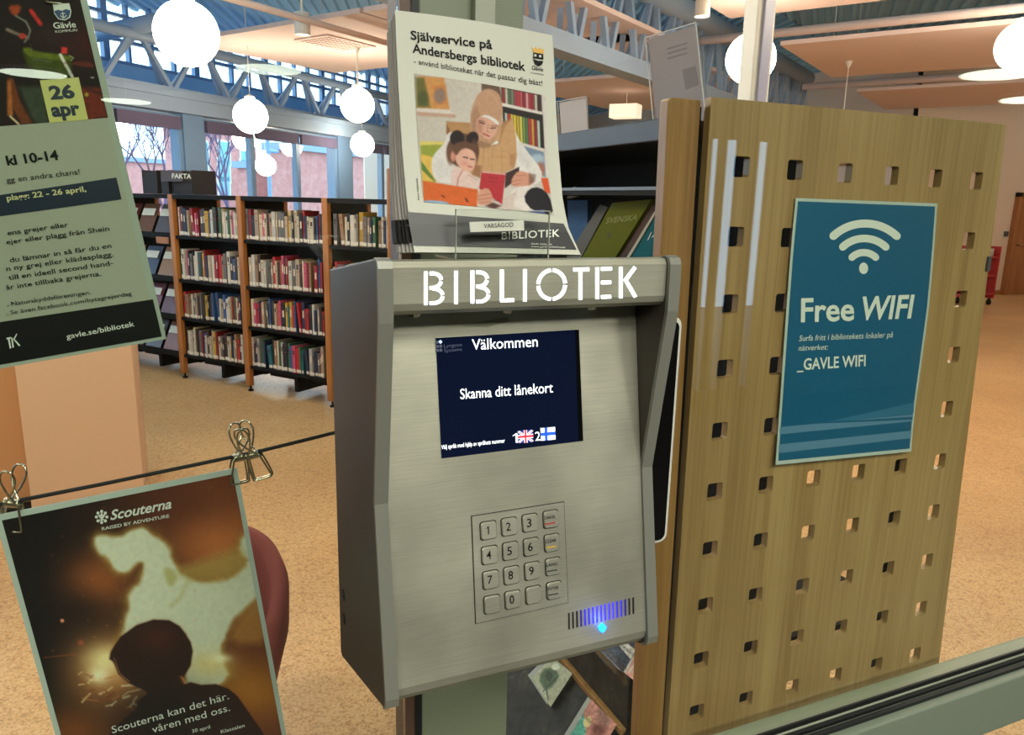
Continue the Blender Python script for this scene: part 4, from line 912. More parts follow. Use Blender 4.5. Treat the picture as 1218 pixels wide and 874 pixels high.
# magazine bay: slanted magazines on each tier
mc = [('dark red', (96, 40, 40)), ('brown', (110, 74, 50)), ('grey', (90, 86, 92)), ('rust', (130, 70, 48)), ('slate blue', (64, 76, 100)), ('tan', (150, 112, 76)), ('black', (30, 28, 30)), ('wine', (112, 40, 50))]
tiers = ['top tier', 'second tier', 'third tier', 'lowest tier']
for t, z in enumerate(reversed(SH)):
    for k in range(3):
        a = AU[1]+.09+k*.25; c = mc[(t*3+k) % 8]
        q = MB(); q.hexa([TB(a, .03, z+.002), TB(a+.21, .03, z+.002), TB(a+.21, .036, z+.002), TB(a, .036, z+.002), TB(a, .15, z+.255), TB(a+.21, .15, z+.255), TB(a+.21, .156, z+.255), TB(a, .156, z+.255)])
        o = q.build('magazine', mat('cover_'+c[0].replace(' ', '_'), c[1], .35)); tag(o, '%s magazine leaning on the %s of the magazine bay, %s from the left' % (c[0], tiers[t], ordn[k]), 'magazine', 'magazines on the slanted tiers')
        q = MB(); q.hexa([TB(a+.02, .088, z+.155), TB(a+.19, .088, z+.155), TB(a+.19, .0885, z+.155), TB(a+.02, .0885, z+.155), TB(a+.02, .118, z+.215), TB(a+.19, .118, z+.215), TB(a+.19, .1185, z+.215), TB(a+.02, .1185, z+.215)]); q.build('title_panel', M_WTXT, o)
    q = MB(); bbox(q, AU[1]+.05, AU[2]-.006, .008, .016, z-.03, z+.02); q.build('lip', M_BLACK, case)
    if t == 0: 
        for a in (-1.02,): q = MB(); bbox(q, a, a+.16, -.001, .006, z-.075, z-.02); q.build('wood_label_holder', M_UPR, case)
# file boxes and the sign on top
for k, (a, wd, lb) in enumerate([(-1.23, .20, 'dark file box on top of the bookcase, left of the section sign'), (-.98, .10, 'narrow dark file box on top of the bookcase right beside the wider one'), (-.84, .26, 'wide dark file box on top of the bookcase under the section sign')]):
    r = empty('file_box', TB(a+wd/2, .15, 1.592), lb, 'file box')
    q = MB(); bbox(q, a, a+.006, .06, .3, 1.592, 1.79); bbox(q, a+wd-.006, a+wd, .06, .3, 1.592, 1.79); bbox(q, a, a+wd, .06, .3, 1.592, 1.60); bbox(q, a, a+wd, .294, .3, 1.592, 1.79); bbox(q, a, a+wd, .06, .066, 1.592, 1.70 if k == 2 else 1.78); q.build('case', mat('file_box_card', (40, 34, 36), .7), r)
    q = MB(); bbox(q, a+.012, a+wd-.012, .07, .29, 1.60, 1.76); q.build('contents', mat('file_contents', (70, 60, 58), .8), r)
r = empty('section_sign', TB(-.86, .03, 1.592), 'small brown sign with pale lettering on a stand on top of the bookcase', 'sign')
q = MB(); bbox(q, -.935, -.66, .028, .036, 1.695, 1.785); q.build('sign_plate', mat('sign_brown', (74, 52, 44), .5), r, bevel=.002)
q = MB(); bbox(q, -.80, -.785, .03, .034, 1.60, 1.695); bbox(q, -.86, -.73, .01, .05, 1.592, 1.60); q.build('stand', M_BLACK, r)
text('FAKTA', (tuple(BF), float(BF@TB(0, .0275, 0))), (204.5, 212), (227.5, 212.5), 5.6, M_WTXT, r, .02, off=.0005, upvec=(0, -1))
# nearer wooden end board beside the brochures
r = empty('bookcase_end_board', (1.21, 3.3, 0), 'orange-brown wooden end board of a nearer bookcase, left of the brochures', 'bookcase end')
q = MB(); q.box(1.06, 1.36, 3.28, 3.31, .05, 1.757); q.build('board', M_UPR, r, bevel=.004)
for x in (1.1, 1.32): q = MB(); q.lathe((x, 3.295, 0), [(0, 0), (.02, 0), (.02, .012), (.008, .02), (.008, .055), (0, .055)], 10); q.build('foot', M_BLACK, r)

# ================================================================ PERFORATED BIRCH BOARD AND DISPLAY UNIT
unit = empty('display_bookcase', (.98, .8, 0), 'dark display bookcase behind the glass with two birch end boards, one perforated', 'bookcase')
YF, YB = .086, .100
hx = lambda i, v: (.772+.1032*i)*(1-v)+(.775+.1083*i)*v
hz = lambda i, j: 1.657-.1022*j-(.0018+.0006*j)*i*.5
Z0, Z1 = .32, 1.7505
def pxl(v): return .709*(1-v)+.7165*v
def pxr(v): return 1.348*(1-v)+1.392*v
b = MB(); NI, NJ = 6, 13
vv = lambda z: (1.657-z)/.92
def cxs(i, z): # boundary between columns
    v = vv(z)
    if i == 0: return pxl(v)
    if i == NI: return pxr(v)
    return (hx(i-1, v)+hx(i, v))/2
zs = [Z1]+[1.657-.1022*(j+.5) for j in range(NJ-1)]+[Z0]
for i in range(NI):
    for j in range(NJ):
        zt, zb = zs[j], zs[j+1]; zc = hz(i, j); v = vv(zc); xc = hx(i, v); hw, hh, rr = .0150, .0150, .004
        O = [(cxs(i+1, zt), zt), (cxs(i, zt), zt), (cxs(i, zb), zb), (cxs(i+1, zb), zb)]
        I = []
        for sx, sz, a0 in ((1, 1, 0), (-1, 1, 90), (-1, -1, 180), (1, -1, 270)):
            for k in range(4): a = radians(a0+30*k); I.append((xc+sx*(hw-rr)+rr*cos(a), zc+sz*(hh-rr)+rr*sin(a)))
        for yy, flip in ((YF, 0), (YB, 1)):
            vs = [(x, yy, z) for x, z in O+I]; fs = []
            for c in range(4):
                for k in range(3): fs.append((c, 4+4*c+k+1, 4+4*c+k))
                n2 = (c+1) % 4; fs.append((c, n2, 4+4*n2, 4+4*c+3))
            b.add(vs, [f[::-1] if flip else f for f in fs])
        b.add([(x, YF, z) for x, z in I]+[(x, YB, z) for x, z in I], [(k, (k+1) % 16, 16+(k+1) % 16, 16+k) for k in range(16)])
for z0, z1 in zip(zs[:-1], zs[1:]):
    for i in (0, NI): b.add([(cxs(i, z0), YF, z0), (cxs(i, z1), YF, z1), (cxs(i, z1), YB, z1), (cxs(i, z0), YB, z0)], [(0, 1, 2, 3)])
for z in (Z0, Z1):
    for i in range(NI): b.add([(cxs(i, z), YF, z), (cxs(i+1, z), YF, z), (cxs(i+1, z), YB, z), (cxs(i, z), YB, z)], [(0, 1, 2, 3)])
board = b.build('perforated_board', M_BIRCH, unit, fixn=False)
for p_ in ((1174.5, 313.5),):
    p = PY(p_[0], p_[1], YF); q = MB(); q.box(p[0]-.004, p[0]+.004, YF-.004, YF, p[2]-.013, p[2]+.013); q.build('magnet_clip', mat('grey_plastic', (70, 70, 74), .5), unit)
q = MB(); pf_ = [(.641, Z1-.008), (.645, Z1-.004), (.696, Z1-.004), (.716, Z0), (.667, Z0)]; q.prism([(x, .092, z) for x, z in pf_], (0, .024, 0)); q.build('narrow_board', M_BIRCH2, unit, bevel=.003)
q = MB(); q.prism([(.692, .112, 1.74), (.712, .112, 1.74), (.735, .112, Z0), (.712, .112, Z0)], (0, .01, 0)); q.build('gap_strip', M_BLACK, unit)
q = MB(); q.box(.652, 1.33, .118, 1.29, 1.690, 1.722); q.build('top_board', M_NAVY, unit, bevel=.002)
q = MB(); q.box(.985, 1.0, .13, 1.29, .3, 1.69); q.build('divider', M_BLACK, unit)
for k, z in enumerate((1.625, 1.488, 1.17)):
    q = MB(); q.box(.665, .985, .13, 1.27, z-.012, z); q.build('shelf', M_BLACK, unit)
    q = MB(); q.box(.663, .668, .13, 1.27, z-.004, z+.001); q.build('shelf_edge', mat('shelf_edge_grey', (120, 112, 108), .3), unit)  # thin pale strip paints the highlight along the shelf edge
for z in (1.25, .80, .42): q = MB(); q.box(1.0, 1.31, .13, 1.27, z-.012, z); q.build('shelf', M_BLACK, unit)
q = MB(); q.box(.66, 1.33, 1.27, 1.29, .05, 1.72); q.build('rear_end_board', M_BLACK, unit)
for x in (.80, 1.30):
    for y in (.16, 1.24): q = MB(); q.tube([(x, y, 0), (x, y, 1.69)], .016, 10); q.build('corner_post', M_BLACK, unit)
# tiers of the slanted media display (left side of the unit)
q = MB(); q.prism([(.5, .13, .54), (.662, .13, .702), (.675, .13, .690), (.512, .13, .528)], (0, .62, 0)); q.build('slanted_tier', M_MARB, unit)
q = MB(); q.prism([(.662, .13, .70), (.662, .13, .80), (.675, .13, .80), (.675, .13, .70)], (0, 1.14, 0)); q.build('riser', M_MARB, unit)
q = MB(); q.prism([(.662, .13, .802), (.80, .13, .94), (.81, .13, .93), (.672, .13, .79)], (0, 1.14, 0)); q.build('slanted_tier', M_MARB, unit)
q = MB(); q.prism([(.36, .13, .40), (.498, .13, .538), (.51, .13, .528), (.372, .13, .39)], (0, .22, 0)); q.build('slanted_tier', M_MARB, unit)
q = MB(); q.box(.650, .662, .13, 1.27, .694, .706); q.build('tier_lip', M_BIRCH2, unit, bevel=.002)
q = MB(); q.box(.492, .50, .13, .75, .534, .546); q.build('tier_lip', M_BIRCH2, unit, bevel=.002)
q = MB(); q.box(.656, .659, .13, 1.27, .79, .822); q.build('clear_lip', M_ACR, unit)
q = MB(); q.box(.66, .985, .13, 1.25, .06, .38); q.build('plinth', M_BLACK, unit)
PA, PC = ((-1, 0, 1), .04), ((-1, 0, 1), .14)
nA = A3(-1, 0, 1)/sqrt(2)
def cdcase(pts, pl, label, ops, lift=.0035, th=.008, img=None):
    W_ = [P(x, y, *pl)+nA*lift for x, y in pts]; q = MB(); q.prism([p for p in W_], nA*th)
    o = q.build('film_case', mat('case_plastic', (150, 150, 140), .2)); tag(o, label, 'disc case', 'film cases on the slanted tiers')
    s_ = Surf([(W_[0]+nA*th, W_[1]+nA*th), (W_[3]+nA*th, W_[2]+nA*th)]); 
    painted('cover_art', s_, pts, ops, o, 1.6, .0004, 1.6); return o, s_
c1 = [(646, 783), (681, 800), (655, 841), (632, 806)]
c1 = [(657, 781), (681, 801), (655, 841), (632, 806)]
cdcase(c1, PA, 'pale grey film case with a dark figure, on the tier below the kiosk', [fill((138, 138, 118)), poly([(640, 800), (650, 790), (664, 797), (658, 815), (648, 822)], (70, 84, 66), 1.5, 1, 1), ell(661, 793, 5, 4, (176, 180, 164), 1), line([(646, 820), (662, 804)], 1.2, (50, 56, 46), .6), line([(652, 828), (648, 808)], 1.5, (60, 66, 54), .6), ell(653, 804, 4, 6, (52, 60, 50), 1.5), grain(3, .3, 2)], None)if 0 else None
cdcase(c1, PA, 'pale grey film case with a dark figure, on the tier below the kiosk', [fill((138, 138, 118)), poly([(640, 806), (650, 792), (666, 799), (660, 815), (648, 822)], (70, 84, 66), 1.5, 1, 1), ell(661, 793, 5, 4, (176, 180, 164), 1), line([(646, 822), (664, 804)], 1.2, (50, 56, 46), .6), line([(652, 832), (648, 808)], 1.5, (60, 66, 54), .6), ell(653, 804, 4, 6, (52, 60, 50), 1.5), grain(3, .3, 2)])
o, s_ = cdcase([(703.5, 832), (734, 862), (706, 905), (675, 878)], PA, 'pink and teal film case with a yellow round badge, at the bottom edge', [fill((156, 104, 92)), poly([(675, 878), (694, 848), (697, 870), (690, 890)], (70, 130, 116), 1.5), ell(718, 852, 8, 12, (120, 84, 76), 3), ell(712, 868, 9, 7, (92, 50, 44), 3), grain(3, .5, 4)])
q = MB(); cc = s_.pt(699, 858.5, .0008); e1 = A3(0, 1, 0); e2 = A3(1, 0, 1)/sqrt(2); q.add([cc+e1*.0095*cos(a)+e2*.0095*sin(a) for a in np.linspace(0, 2*pi, 21)[:-1]], [tuple(range(20))]); q.build('badge', mat('badge_yellow', (216, 196, 130), .5), o)
text('VOX', s_, (696, 855), (702.5, 861.5), 3.8, M_INK, o, .01, off=.0012, upvec=(.7, -.7))
o, s_ = cdcase([(733, 737), (766, 757), (741, 800), (709, 768)], PC, 'dark blue film case with a white title strip, half under the kiosk', [fill((52, 56, 66)), blob(728, 775, 8, 10, (84, 92, 110), .8), poly([(733, 764), (738, 758), (760, 776), (752, 786)], (206, 196, 180), .8), grain(2, .7, 8)])
text('POOR NIGHTS', s_, (736, 766.5), (752.5, 780.5), 3, M_INK, o, .01, off=.0012, upvec=(.7, -.7))
o, s_ = cdcase([(758, 764), (762, 770), (759, 813), (744, 801)], PC, 'salmon pink film case next to the birch end board', [fill((196, 130, 116)), blob(757, 800, 8, 12, (224, 168, 150), .8), line([(748, 800), (766, 772)], 1.4, (220, 206, 190), .6), ell(760, 815, 5, 8, (170, 96, 90), 3, .6), grain(3, .3, 5)])
# books leaning on the shelf behind the brochures
def leanbook(px, X0, th, col, label, extra=None, edge=(200, 196, 186)):
    W_ = [PX(x, y, X0) for x, y in px]; q = MB(); q.prism([p+A3(.0015, 0, 0) for p in W_], (th, 0, 0)); o = q.build('leaning_book', mat('cover_ink_%d_%d_%d' % col, col, .7, spec=.1)); tag(o, label, 'book', 'books leaning on the dark shelf')
    q = MB(); c = sum(W_)/len(W_); q.prism([c+(p-c)*.975+A3(.003, 0, 0) for p in W_], (th-.001, 0, 0)); q.build('pages', M_PAGES, o); return o
o = leanbook([(727.5, 241), (774, 237), (731, 306), (691, 307)], .70, .014, (104, 110, 22), 'olive green book leaning face out on the shelf behind the brochures')
text('SVENSKA', ((1, 0, 0), .7012), (720, 266), (757, 261.5), 7.5, mat('olive_ink', (150, 152, 50), .5), o, .01, off=.0005, upvec=(.45, -1))
text('2', ((1, 0, 0), .7012), (721, 283), (726, 282), 6, mat('olive_dark_ink', (60, 64, 16), .5), o, .01, off=.0005, upvec=(.45, -1))
o = leanbook([(787, 241), (800, 241), (792, 306), (748, 306)], .69, .012, (24, 104, 116), 'teal book leaning at the right end of the shelf next to the birch board')
text('12', ((1, 0, 0), .6912), (770, 286), (781, 279), 10, M_WTXT, o, .01, off=.0005, upvec=(.45, -1))
leanbook([(784, 241), (786.5, 241), (748, 306), (744, 306)], .688, .004, (190, 190, 180), 'white book edge right against the teal book')
leanbook([(713, 243), (722, 246), (690, 307), (672, 307)], .715, .012, (112, 112, 112), 'grey book leaning behind the olive green one')
leanbook([(775, 243), (783, 246), (742, 307), (734, 307)], .705, .012, (96, 78, 74), 'thin brown book between the olive green and teal ones')
leanbook([(674, 238), (698, 238), (698, 300), (676, 300)], .74, .01, (70, 104, 150), 'blue illustrated book standing just right of the brochures')
q = MB(); q.prism([PX(x, y, .75) for x, y in ((678, 226), (683, 222), (684, 234), (674, 236))], (.01, 0, 0)); tag(q.build('paper_slip', M_PAPER), 'small white paper slip on the dark shelf right of the brochures', 'paper')
# acrylic sign holders on top of the unit
def holder(px, X0, label, papercol):
    W_ = [PX(x, y, X0) for x, y in px]; bz = 1.7235; W_[2][2] = bz; W_[3][2] = bz
    c = sum(W_)/4; r = empty('sign_holder', (X0, float(c[1]), bz), label, 'sign holder')
    s_ = Surf([(W_[0], W_[1]), (W_[3], W_[2])])
    q = MB(); q.prism([p+A3(.001, 0, 0) for p in [s_(*t, 0.) for t in ((.02, .02), (.98, .02), (.98, .93), (.02, .93))]], (.0012, 0, 0)); q.build('paper', mat('paper_'+'_'.join(map(str, papercol)), papercol, .7), r)
    q = MB(); q.prism([p+A3(.004, 0, 0) for p in W_], (.0018, 0, 0)); q.build('clear_sheet', M_ACR, r)
    for a, c_ in ((0, 1), (1, 2), (3, 0)): q = MB(); q.bar(W_[a]-A3(.002, 0, 0), W_[c_]-A3(.002, 0, 0), .0016, .0016, up=(1, 0, 0)); q.build('sheet_edge', mat('acrylic_edge_light', (196, 188, 184), .25), r)
    ys = sorted([W_[2][1], W_[3][1]]); q = MB(); q.box(X0-.03, X0+.04, ys[0], ys[1], bz-.0005, bz+.0025); q.build('foot_plate', M_ACR, r); return r, s_
r, s_ = holder([(769, 45), (829, 27), (844, 120), (781, 140)], .80, 'tall clear sign holder with a grey printed sheet, on top of the dark unit', (158, 146, 148))
gi = mat('faint_grey_ink', (132, 120, 124), .7)
s_.region('faint_print', [(811, 83), (827, 78), (831, 101), (815, 107)], gi, r, -.0006)
for y_ in (54, 60, 66): s_.region('faint_print', [(793, y_+3), (817, y_-4), (817.4, y_-2), (793.4, y_+5)], gi, r, -.0006)
r, s_ = holder([(664, 121), (698, 115), (701, 158), (668, 168)], .86, 'small clear sign holder with a grey sheet, right of the brochures', (206, 192, 190))
# wifi poster taped on the board
WR = [((946.5, 235.5), (1115, 242), .0830, 0), ((940.5, 300), (1110.5, 305), .081, .215), ((935.7, 364.8), (1105, 366), .080, .42), ((930.5, 440), (1095.5, 436), .078, .66), ((926, 505), (1087, 497), .077, .86), ((922.5, 553), (1084, 537), .074, 1)]
ws = Surf([(PY(*l_, y), PY(*r_, y), t) for l_, r_, y, t in WR])
wf = empty('wifi_poster', (1.07, .08, 1.13), 'blue poster with white wireless symbol and lettering on the perforated birch board', 'poster')
ws.sheet('sheet', M_LAM, wf, 6, 12, 0, .0007)
M_TEAL = mat('teal_ink', (18, 92, 128), .3, coat=.3)
ws.sheet('blue_print', M_TEAL, wf, 6, 12, .0004, .0003, u0=.016, u1=.983, v0=.012, v1=.986)
CRP = lambda x, y: (780+x/2.427, 200+y/2.427)
stripe = mat('stripe_ink', (92, 134, 164), .3); stripe2 = mat('stripe_ink_dim', (52, 112, 146), .3)
ws.region('print_stripe', [CRP(*p) for p in ((358, 747), (742, 710), (740, 730), (357, 768))], stripe, wf, .0007, 5)
ws.region('print_stripe', [CRP(*p) for p in ((355, 797), (737, 757), (735, 779), (354, 822))], stripe, wf, .0007, 5)
ws.region('print_stripe', [CRP(*p) for p in ((480, 735), (745, 676), (743, 708), (600, 723))], stripe2, wf, .0007, 5)
def arcband(cx, cy, r0, r1, a0, a1, n=16):
    q = MB(); rm = (r0+r1)/2; hw = (r1-r0)/2; pts = []
    P_o = [(cx+r1*sin(radians(a0+(a1-a0)*k/n)), cy-r1*cos(radians(a0+(a1-a0)*k/n))) for k in range(n+1)]; P_i = [(cx+r0*sin(radians(a0+(a1-a0)*k/n)), cy-r0*cos(radians(a0+(a1-a0)*k/n))) for k in range(n+1)]
    W_ = ws.pt(np.array([p[0] for p in P_o+P_i]), np.array([p[1] for p in P_o+P_i]), .0008); q.add(W_, [(k, k+1, n+2+k, n+1+k) for k in range(n)])
    for a in (a0, a1):
        c = (cx+rm*sin(radians(a)), cy-rm*cos(radians(a))); W_ = ws.pt(np.array([c[0]+hw*cos(t) for t in np.linspace(0, 6.28, 15)[:-1]]), np.array([c[1]+hw*sin(t) for t in np.linspace(0, 6.28, 15)[:-1]]), .00085); q.add(W_, [tuple(range(14))])
    return q.build('wireless_symbol', M_WTXT, wf, fixn=False)
arcband(1027, 320.5, 16, 24.5, -44, 44); arcband(1027.5, 321, 33, 42, -43, 43); arcband(1028.5, 321, 50.5, 60, -43, 43)
q = MB(); W_ = ws.pt(np.array([1026.8+5.4*cos(t) for t in np.linspace(0, 6.28, 21)[:-1]]), np.array([319+6.8*sin(t) for t in np.linspace(0, 6.28, 21)[:-1]]), .0008); q.add(W_, [tuple(range(20))]); q.build('wireless_symbol', M_WTXT, wf, fixn=False)
text('Free', ws, (952, 382.5), (1015.5, 380.5), 27, M_WTXT, wf, .02, upvec=(.02, -1), off=.0009)
text('WIFI', ws, (1025, 380), (1087, 377.5), 26.5, M_WTXT, wf, .022, shear=.18, upvec=(.02, -1), off=.0009)
text('Surfa fritt i bibliotekets lokaler på', ws, (950, 405.5), (1061.5, 401), 6.6, M_WTXT, wf, .0, shear=.2, upvec=(.02, -1), off=.0009)
text('nätverket:', ws, (949, 417), (984.5, 415.5), 6.4, M_WTXT, wf, .0, shear=.2, upvec=(.02, -1), off=.0009)
text('_GAVLE WIFI', ws, (947.5, 440), (1029, 435), 13, M_WTXT, wf, .018, upvec=(.02, -1), off=.0009)

# white steel pole and spot lamps
r = empty('steel_pole', (2.29, 1.79, 0), 'pale white steel pole rising behind the perforated board', 'pole')
pL = PY(897, 60, 1.75); pR = PY(919, 60, 1.75)
q = MB(); q.box(pL[0], pR[0], 1.75, 1.83, 0, ZD); q.build('shaft', M_WHITE, r, bevel=.004)
q = MB(); q.box(pL[0]+.03, pR[0]-.02, 1.738, 1.75, 0, ZD); q.build('cable_cover', mat('pale_lilac_plastic', (176, 176, 206), .35), r, bevel=.002)
q = MB(); q.box(pL[0]-.04, pR[0]+.04, 1.70, 1.88, 0, .012); q.build('foot_plate', M_WHITE, r)
def spot(px, py, h, rad, label):
    c = PZ(px, py, 3.1); r = empty('spot_lamp', (c[0], c[1], c[2]), label, 'spot lamp')
    q = MB(); q.lathe(c, [(0, .02), (rad*.9, .02), (rad, 0), (rad, h), (0, h)], 20); q.build('housing', M_WHITE, r, smooth=False)
    q = MB(); q.lathe(c, [(0, .012), (rad*.88, .012), (rad*.88, .022)], 20); q.build('lens', M_LAMP, r)
    q = MB(); q.tube([c+A3(0, 0, h), (c[0], c[1], ZD)], .012, 8); q.build('stem', M_WHITE, r)
spot(360, 42, .20, .075, 'white cylindrical spot lamp beside the square air grille'); spot(835, 20, .2, .06, 'white cylindrical spot lamp at the top edge left of the white pole')
# square air diffuser set under the ceiling panel
ga = PZ(350, 48, 3.285); e1 = VB*.54; e2 = UB*.72
r = empty('air_diffuser', tuple(ga), 'square perforated air diffuser under the ceiling panel beside the spot lamp', 'air diffuser')
q = MB(); q.prism([ga, ga+e1, ga+e1+e2, ga+e2], (0, 0, .014)); q.build('plate', M_PANEL, r)
q = MB()
for i in range(9):
    for j in range(9):
        c = ga+e1*(.1+.1*i)+e2*(.1+.1*j)-A3(0, 0, .002); q.add([c-e1*.03-e2*.03, c+e1*.03-e2*.03, c+e1*.03+e2*.03, c-e1*.03+e2*.03], [(0, 1, 2, 3)])
tag(q.build('perforation', mat('diffuser_hole', (120, 88, 76), .8), r), kind='stuff')
for (px, py, z, lb) in ((425, 55, 3.30, 'small white ceiling cup of a lamp cord above the globe beside the brochures'), (1010, 73, 3.30, 'white ceiling cup with a cord in front of the large ceiling panel')):
    c = PZ(px, py, z); r = empty('ceiling_cup', tuple(c), lb, 'ceiling cup'); q = MB(); q.lathe(c, [(.012, -.07), (.045, -.0), (.0, .0)], 16); q.build('cup', M_WHITE, r); q = MB(); q.tube([c-A3(0, 0, .07), c-A3(0, 0, .72)], .005, 6); q.build('cord', M_WHITE, r)
c = PZ(1010, 73, 3.3); q = MB(); q.lathe((c[0], c[1], 2.42), [(.24, 0), (.22, .08), (.15, .15), (.04, .19), (0, .19)], 24); o = q.build('dome_lamp', M_PANEL); tag(o, 'pinkish dome lamp hanging just above the perforated board', 'lamp')
# linear pendant lamp seen over the dark unit
a = PZ(728, 133, 3.0); c = PZ(762, 132, 3.0); r = empty('linear_lamp', tuple(a), 'short bright linear lamp hanging above the dark unit', 'lamp')
q = MB(); q.bar(a, a+(c-a)*.95, .28, .2); q.build('diffuser', mat('warm_diffuser', (255, 235, 215), .4, emit=1.1, emitcol=(255, 226, 200)), r); q = MB(); q.tube([a+(c-a)*.5, a+(c-a)*.5+A3(0, 0, 1.2)], .006, 6); q.build('cord', M_WHITE, r)

# ================================================================ POSTERS ON THE CORDS (left, behind the glass)
YPO = .17
BR = PY(198, 403, YPO); d_up = PY(105, 5, YPO)-BR; d_up /= np.linalg.norm(d_up); d_lf = PY(8, 437, YPO)-BR; d_lf /= np.linalg.norm(d_lf)
us = Surf([(BR+d_up*.42+d_lf*.297, BR+d_up*.42), (BR+d_lf*.297, BR)])
M_GREENP = mat('pale_green_paper', (164, 166, 146), .5); M_NINK = mat('navy_ink', (18, 34, 52), .35); M_YINK = mat('yellow_ink', (206, 204, 116), .4); M_LAMB = mat('laminate_border', (170, 180, 164), .25)
up = empty('event_poster', tuple(BR+d_up*.42+d_lf*.15), 'pale green laminated poster with a yellow date square, hanging top left behind the glass', 'poster')
us.sheet('laminate', M_LAMB, up, 1, 1, 0, .0008)
us.sheet('green_print', M_GREENP, up, 1, 1, .0003, .0002, u0=.02, u1=.975, v0=.015, v1=.985)
Z5 = lambda x, y: (x/5.823, y/5.823)
def ZP(*p): return [Z5(*a) for a in p]
ops = [fill((26, 18, 15)), blob(*Z5(600, 300), 30, 22, (64, 22, 20), .8), blob(*Z5(380, 240), 26, 14, (44, 26, 26), .8), poly(ZP((140, 340), (200, 325), (240, 360), (440, 375), (500, 400), (490, 560), (250, 560), (200, 470)), (54, 62, 16), 2.5, 1, 2), poly(ZP((150, 335), (210, 330), (240, 360), (490, 385), (500, 410), (420, 420), (200, 400)), (84, 92, 22), 1.5, 1, 1),
  poly(ZP((48, 40), (150, 30), (130, 100), (90, 110)), (150, 60, 28), 2, 1, 1), line(ZP((110, 110), (180, 150), (210, 210), (195, 260), (170, 290)), 2.2, (110, 104, 96), .8), line(ZP((50, 205), (120, 235), (190, 260)), 4, (110, 96, 84), 1.2), ell(*Z5(155, 250), 4, 3.5, (170, 50, 44), 1), line(ZP((215, 75), (280, 165)), 5, (170, 40, 36), 1), poly(ZP((425, 325), (465, 330), (465, 372), (425, 370)), (190, 50, 42), 1),
  line(ZP((418, 380), (500, 530)), 3.8, (186, 182, 172), .8), line(ZP((440, 442), (456, 436)), .8, (150, 60, 50), .5), line(ZP((480, 385), (510, 400), (490, 420)), 1, (150, 150, 120), .6), line(ZP((240, 412), (350, 428)), 1.2, (76, 80, 76), .8), poly(ZP((500, 430), (600, 420), (660, 450), (640, 470), (500, 450)), (84, 34, 26), 1.5, 1, 1), poly(ZP((560, 600), (700, 610), (745, 810), (600, 830)), (92, 34, 20), 2), line(ZP((560, 600), (700, 650), (720, 700)), 2, (44, 22, 18), 2), ell(*Z5(600, 656), 2.4, 2.4, (150, 130, 40), .7),
  poly(ZP((50, 540), (90, 540), (140, 700), (230, 860), (150, 860), (60, 700)), (92, 46, 22), 1.5), poly(ZP((50, 560), (75, 560), (90, 800), (50, 800)), (150, 84, 36), 1.5), poly(ZP((130, 600), (300, 600), (340, 860), (240, 860)), (50, 60, 44), 3, .9), line(ZP((70, 805), (130, 860)), 2.5, (186, 160, 120), .8), ell(*Z5(640, 537), 2, .8, (160, 160, 150), .5), grain(5, .35, 2)]
cph = [(97.3, 4), (128.5, 140), (-60, 158), (-92, 20)]
uu_, vv_ = us.inv(np.array([128.5]), np.array([140.0])); 
painted('poster_photo', us, [tuple(np.array(proj(us(.02, .015)))), tuple(np.array(proj(us(float(uu_[0]), .015)))), (128.5, 140), tuple(np.array(proj(us(.02, float(vv_[0])))))], ops, up, 1.0, .0006, 1.5)
us.region('date_square', [(47.4, 95.7), (93.7, 92), (105, 142.3), (59.2, 146.2)], M_YINK, up, .0009)
UV_ = (-.24, -1)
def ut(s_, p0, p1, h_, m_=M_NINK, bold=.0, **k): return text(s_, us, p0, p1, h_, m_, up, bold, upvec=UV_, off=.0012, **k)
ut('26', (60.5, 118), (90, 116), 15, bold=.045); ut('apr', (62.5, 138.5), (96.5, 136), 15.5, bold=.045)
ut('Gävle', (64.4, 34.3), (91, 32.6), 7.2, M_WTXT, .012); ut('KOMMUN', (66.2, 39.3), (92.2, 37.4), 3, M_WTXT, .0)
us.region('crest', [(63, 5), (82.5, 4), (85, 14), (83.5, 21), (77.5, 24.5), (69.5, 23), (64.5, 16)], M_WTXT, up, .0008)
us.region('crest', [(64.5, 13.5), (69, 11.8), (74, 13), (78.5, 11), (83.8, 12.5), (83.8, 15), (82, 20.5), (77, 23.2), (70, 22), (65.8, 16.5)], mat('crest_blue', (20, 62, 110), .4), up, .001)
text('⚓', us, (71.5, 22), (79, 21.6), 6, M_WTXT, up, 0, upvec=UV_, off=.0013) if 0 else None
for pts in ([(74.2, 14.5), (75.2, 14.4), (76.2, 22), (75.2, 22.1)], [(72.3, 16.3), (77.7, 15.9), (77.8, 16.7), (72.4, 17.1)], [(71.6, 19), (72.6, 18.6), (75.6, 21.2), (75.4, 22.2)], [(78.9, 18.2), (79.6, 18.9), (76.4, 22), (75.9, 21)]): us.region('anchor', pts, M_WTXT, up, .0013)
ut('kl 10-14', (9, 196.5), (70.5, 189.5), 11, M_INK, .03); ut('gg en andra chans!', (8.5, 217.3), (95.5, 207), 6.2, M_INK)
us.region('navy_band', [(-60, 241), (138.5, 211), (144.7, 237), (-55, 265)], M_NINK, up, .0008)
ut('plagg: 22 - 26 april,', (8.8, 238.7), (103, 227.5), 6.4, mat('pale_yellow_ink', (214, 210, 150), .4), .02)
for s_, p0, p1 in (('ena grejer eller', (9.6, 279.7), (81.6, 269.5)), ('ejer eller plagg från Shein', (8.2, 290.6), (130.5, 274)), ('du lämnar in så får du en', (12.4, 312), (133, 294.5)), ('n ny grej eller klädesplagg.', (8.2, 322.2), (135.4, 304.5)), ('till en ideell second hand-', (11, 332.8), (135, 315)), ('år inte tillbaka grejerna.', (8, 344.6), (120.5, 327.5))): ut(s_, p0, p1, 5.6, M_INK, .006)
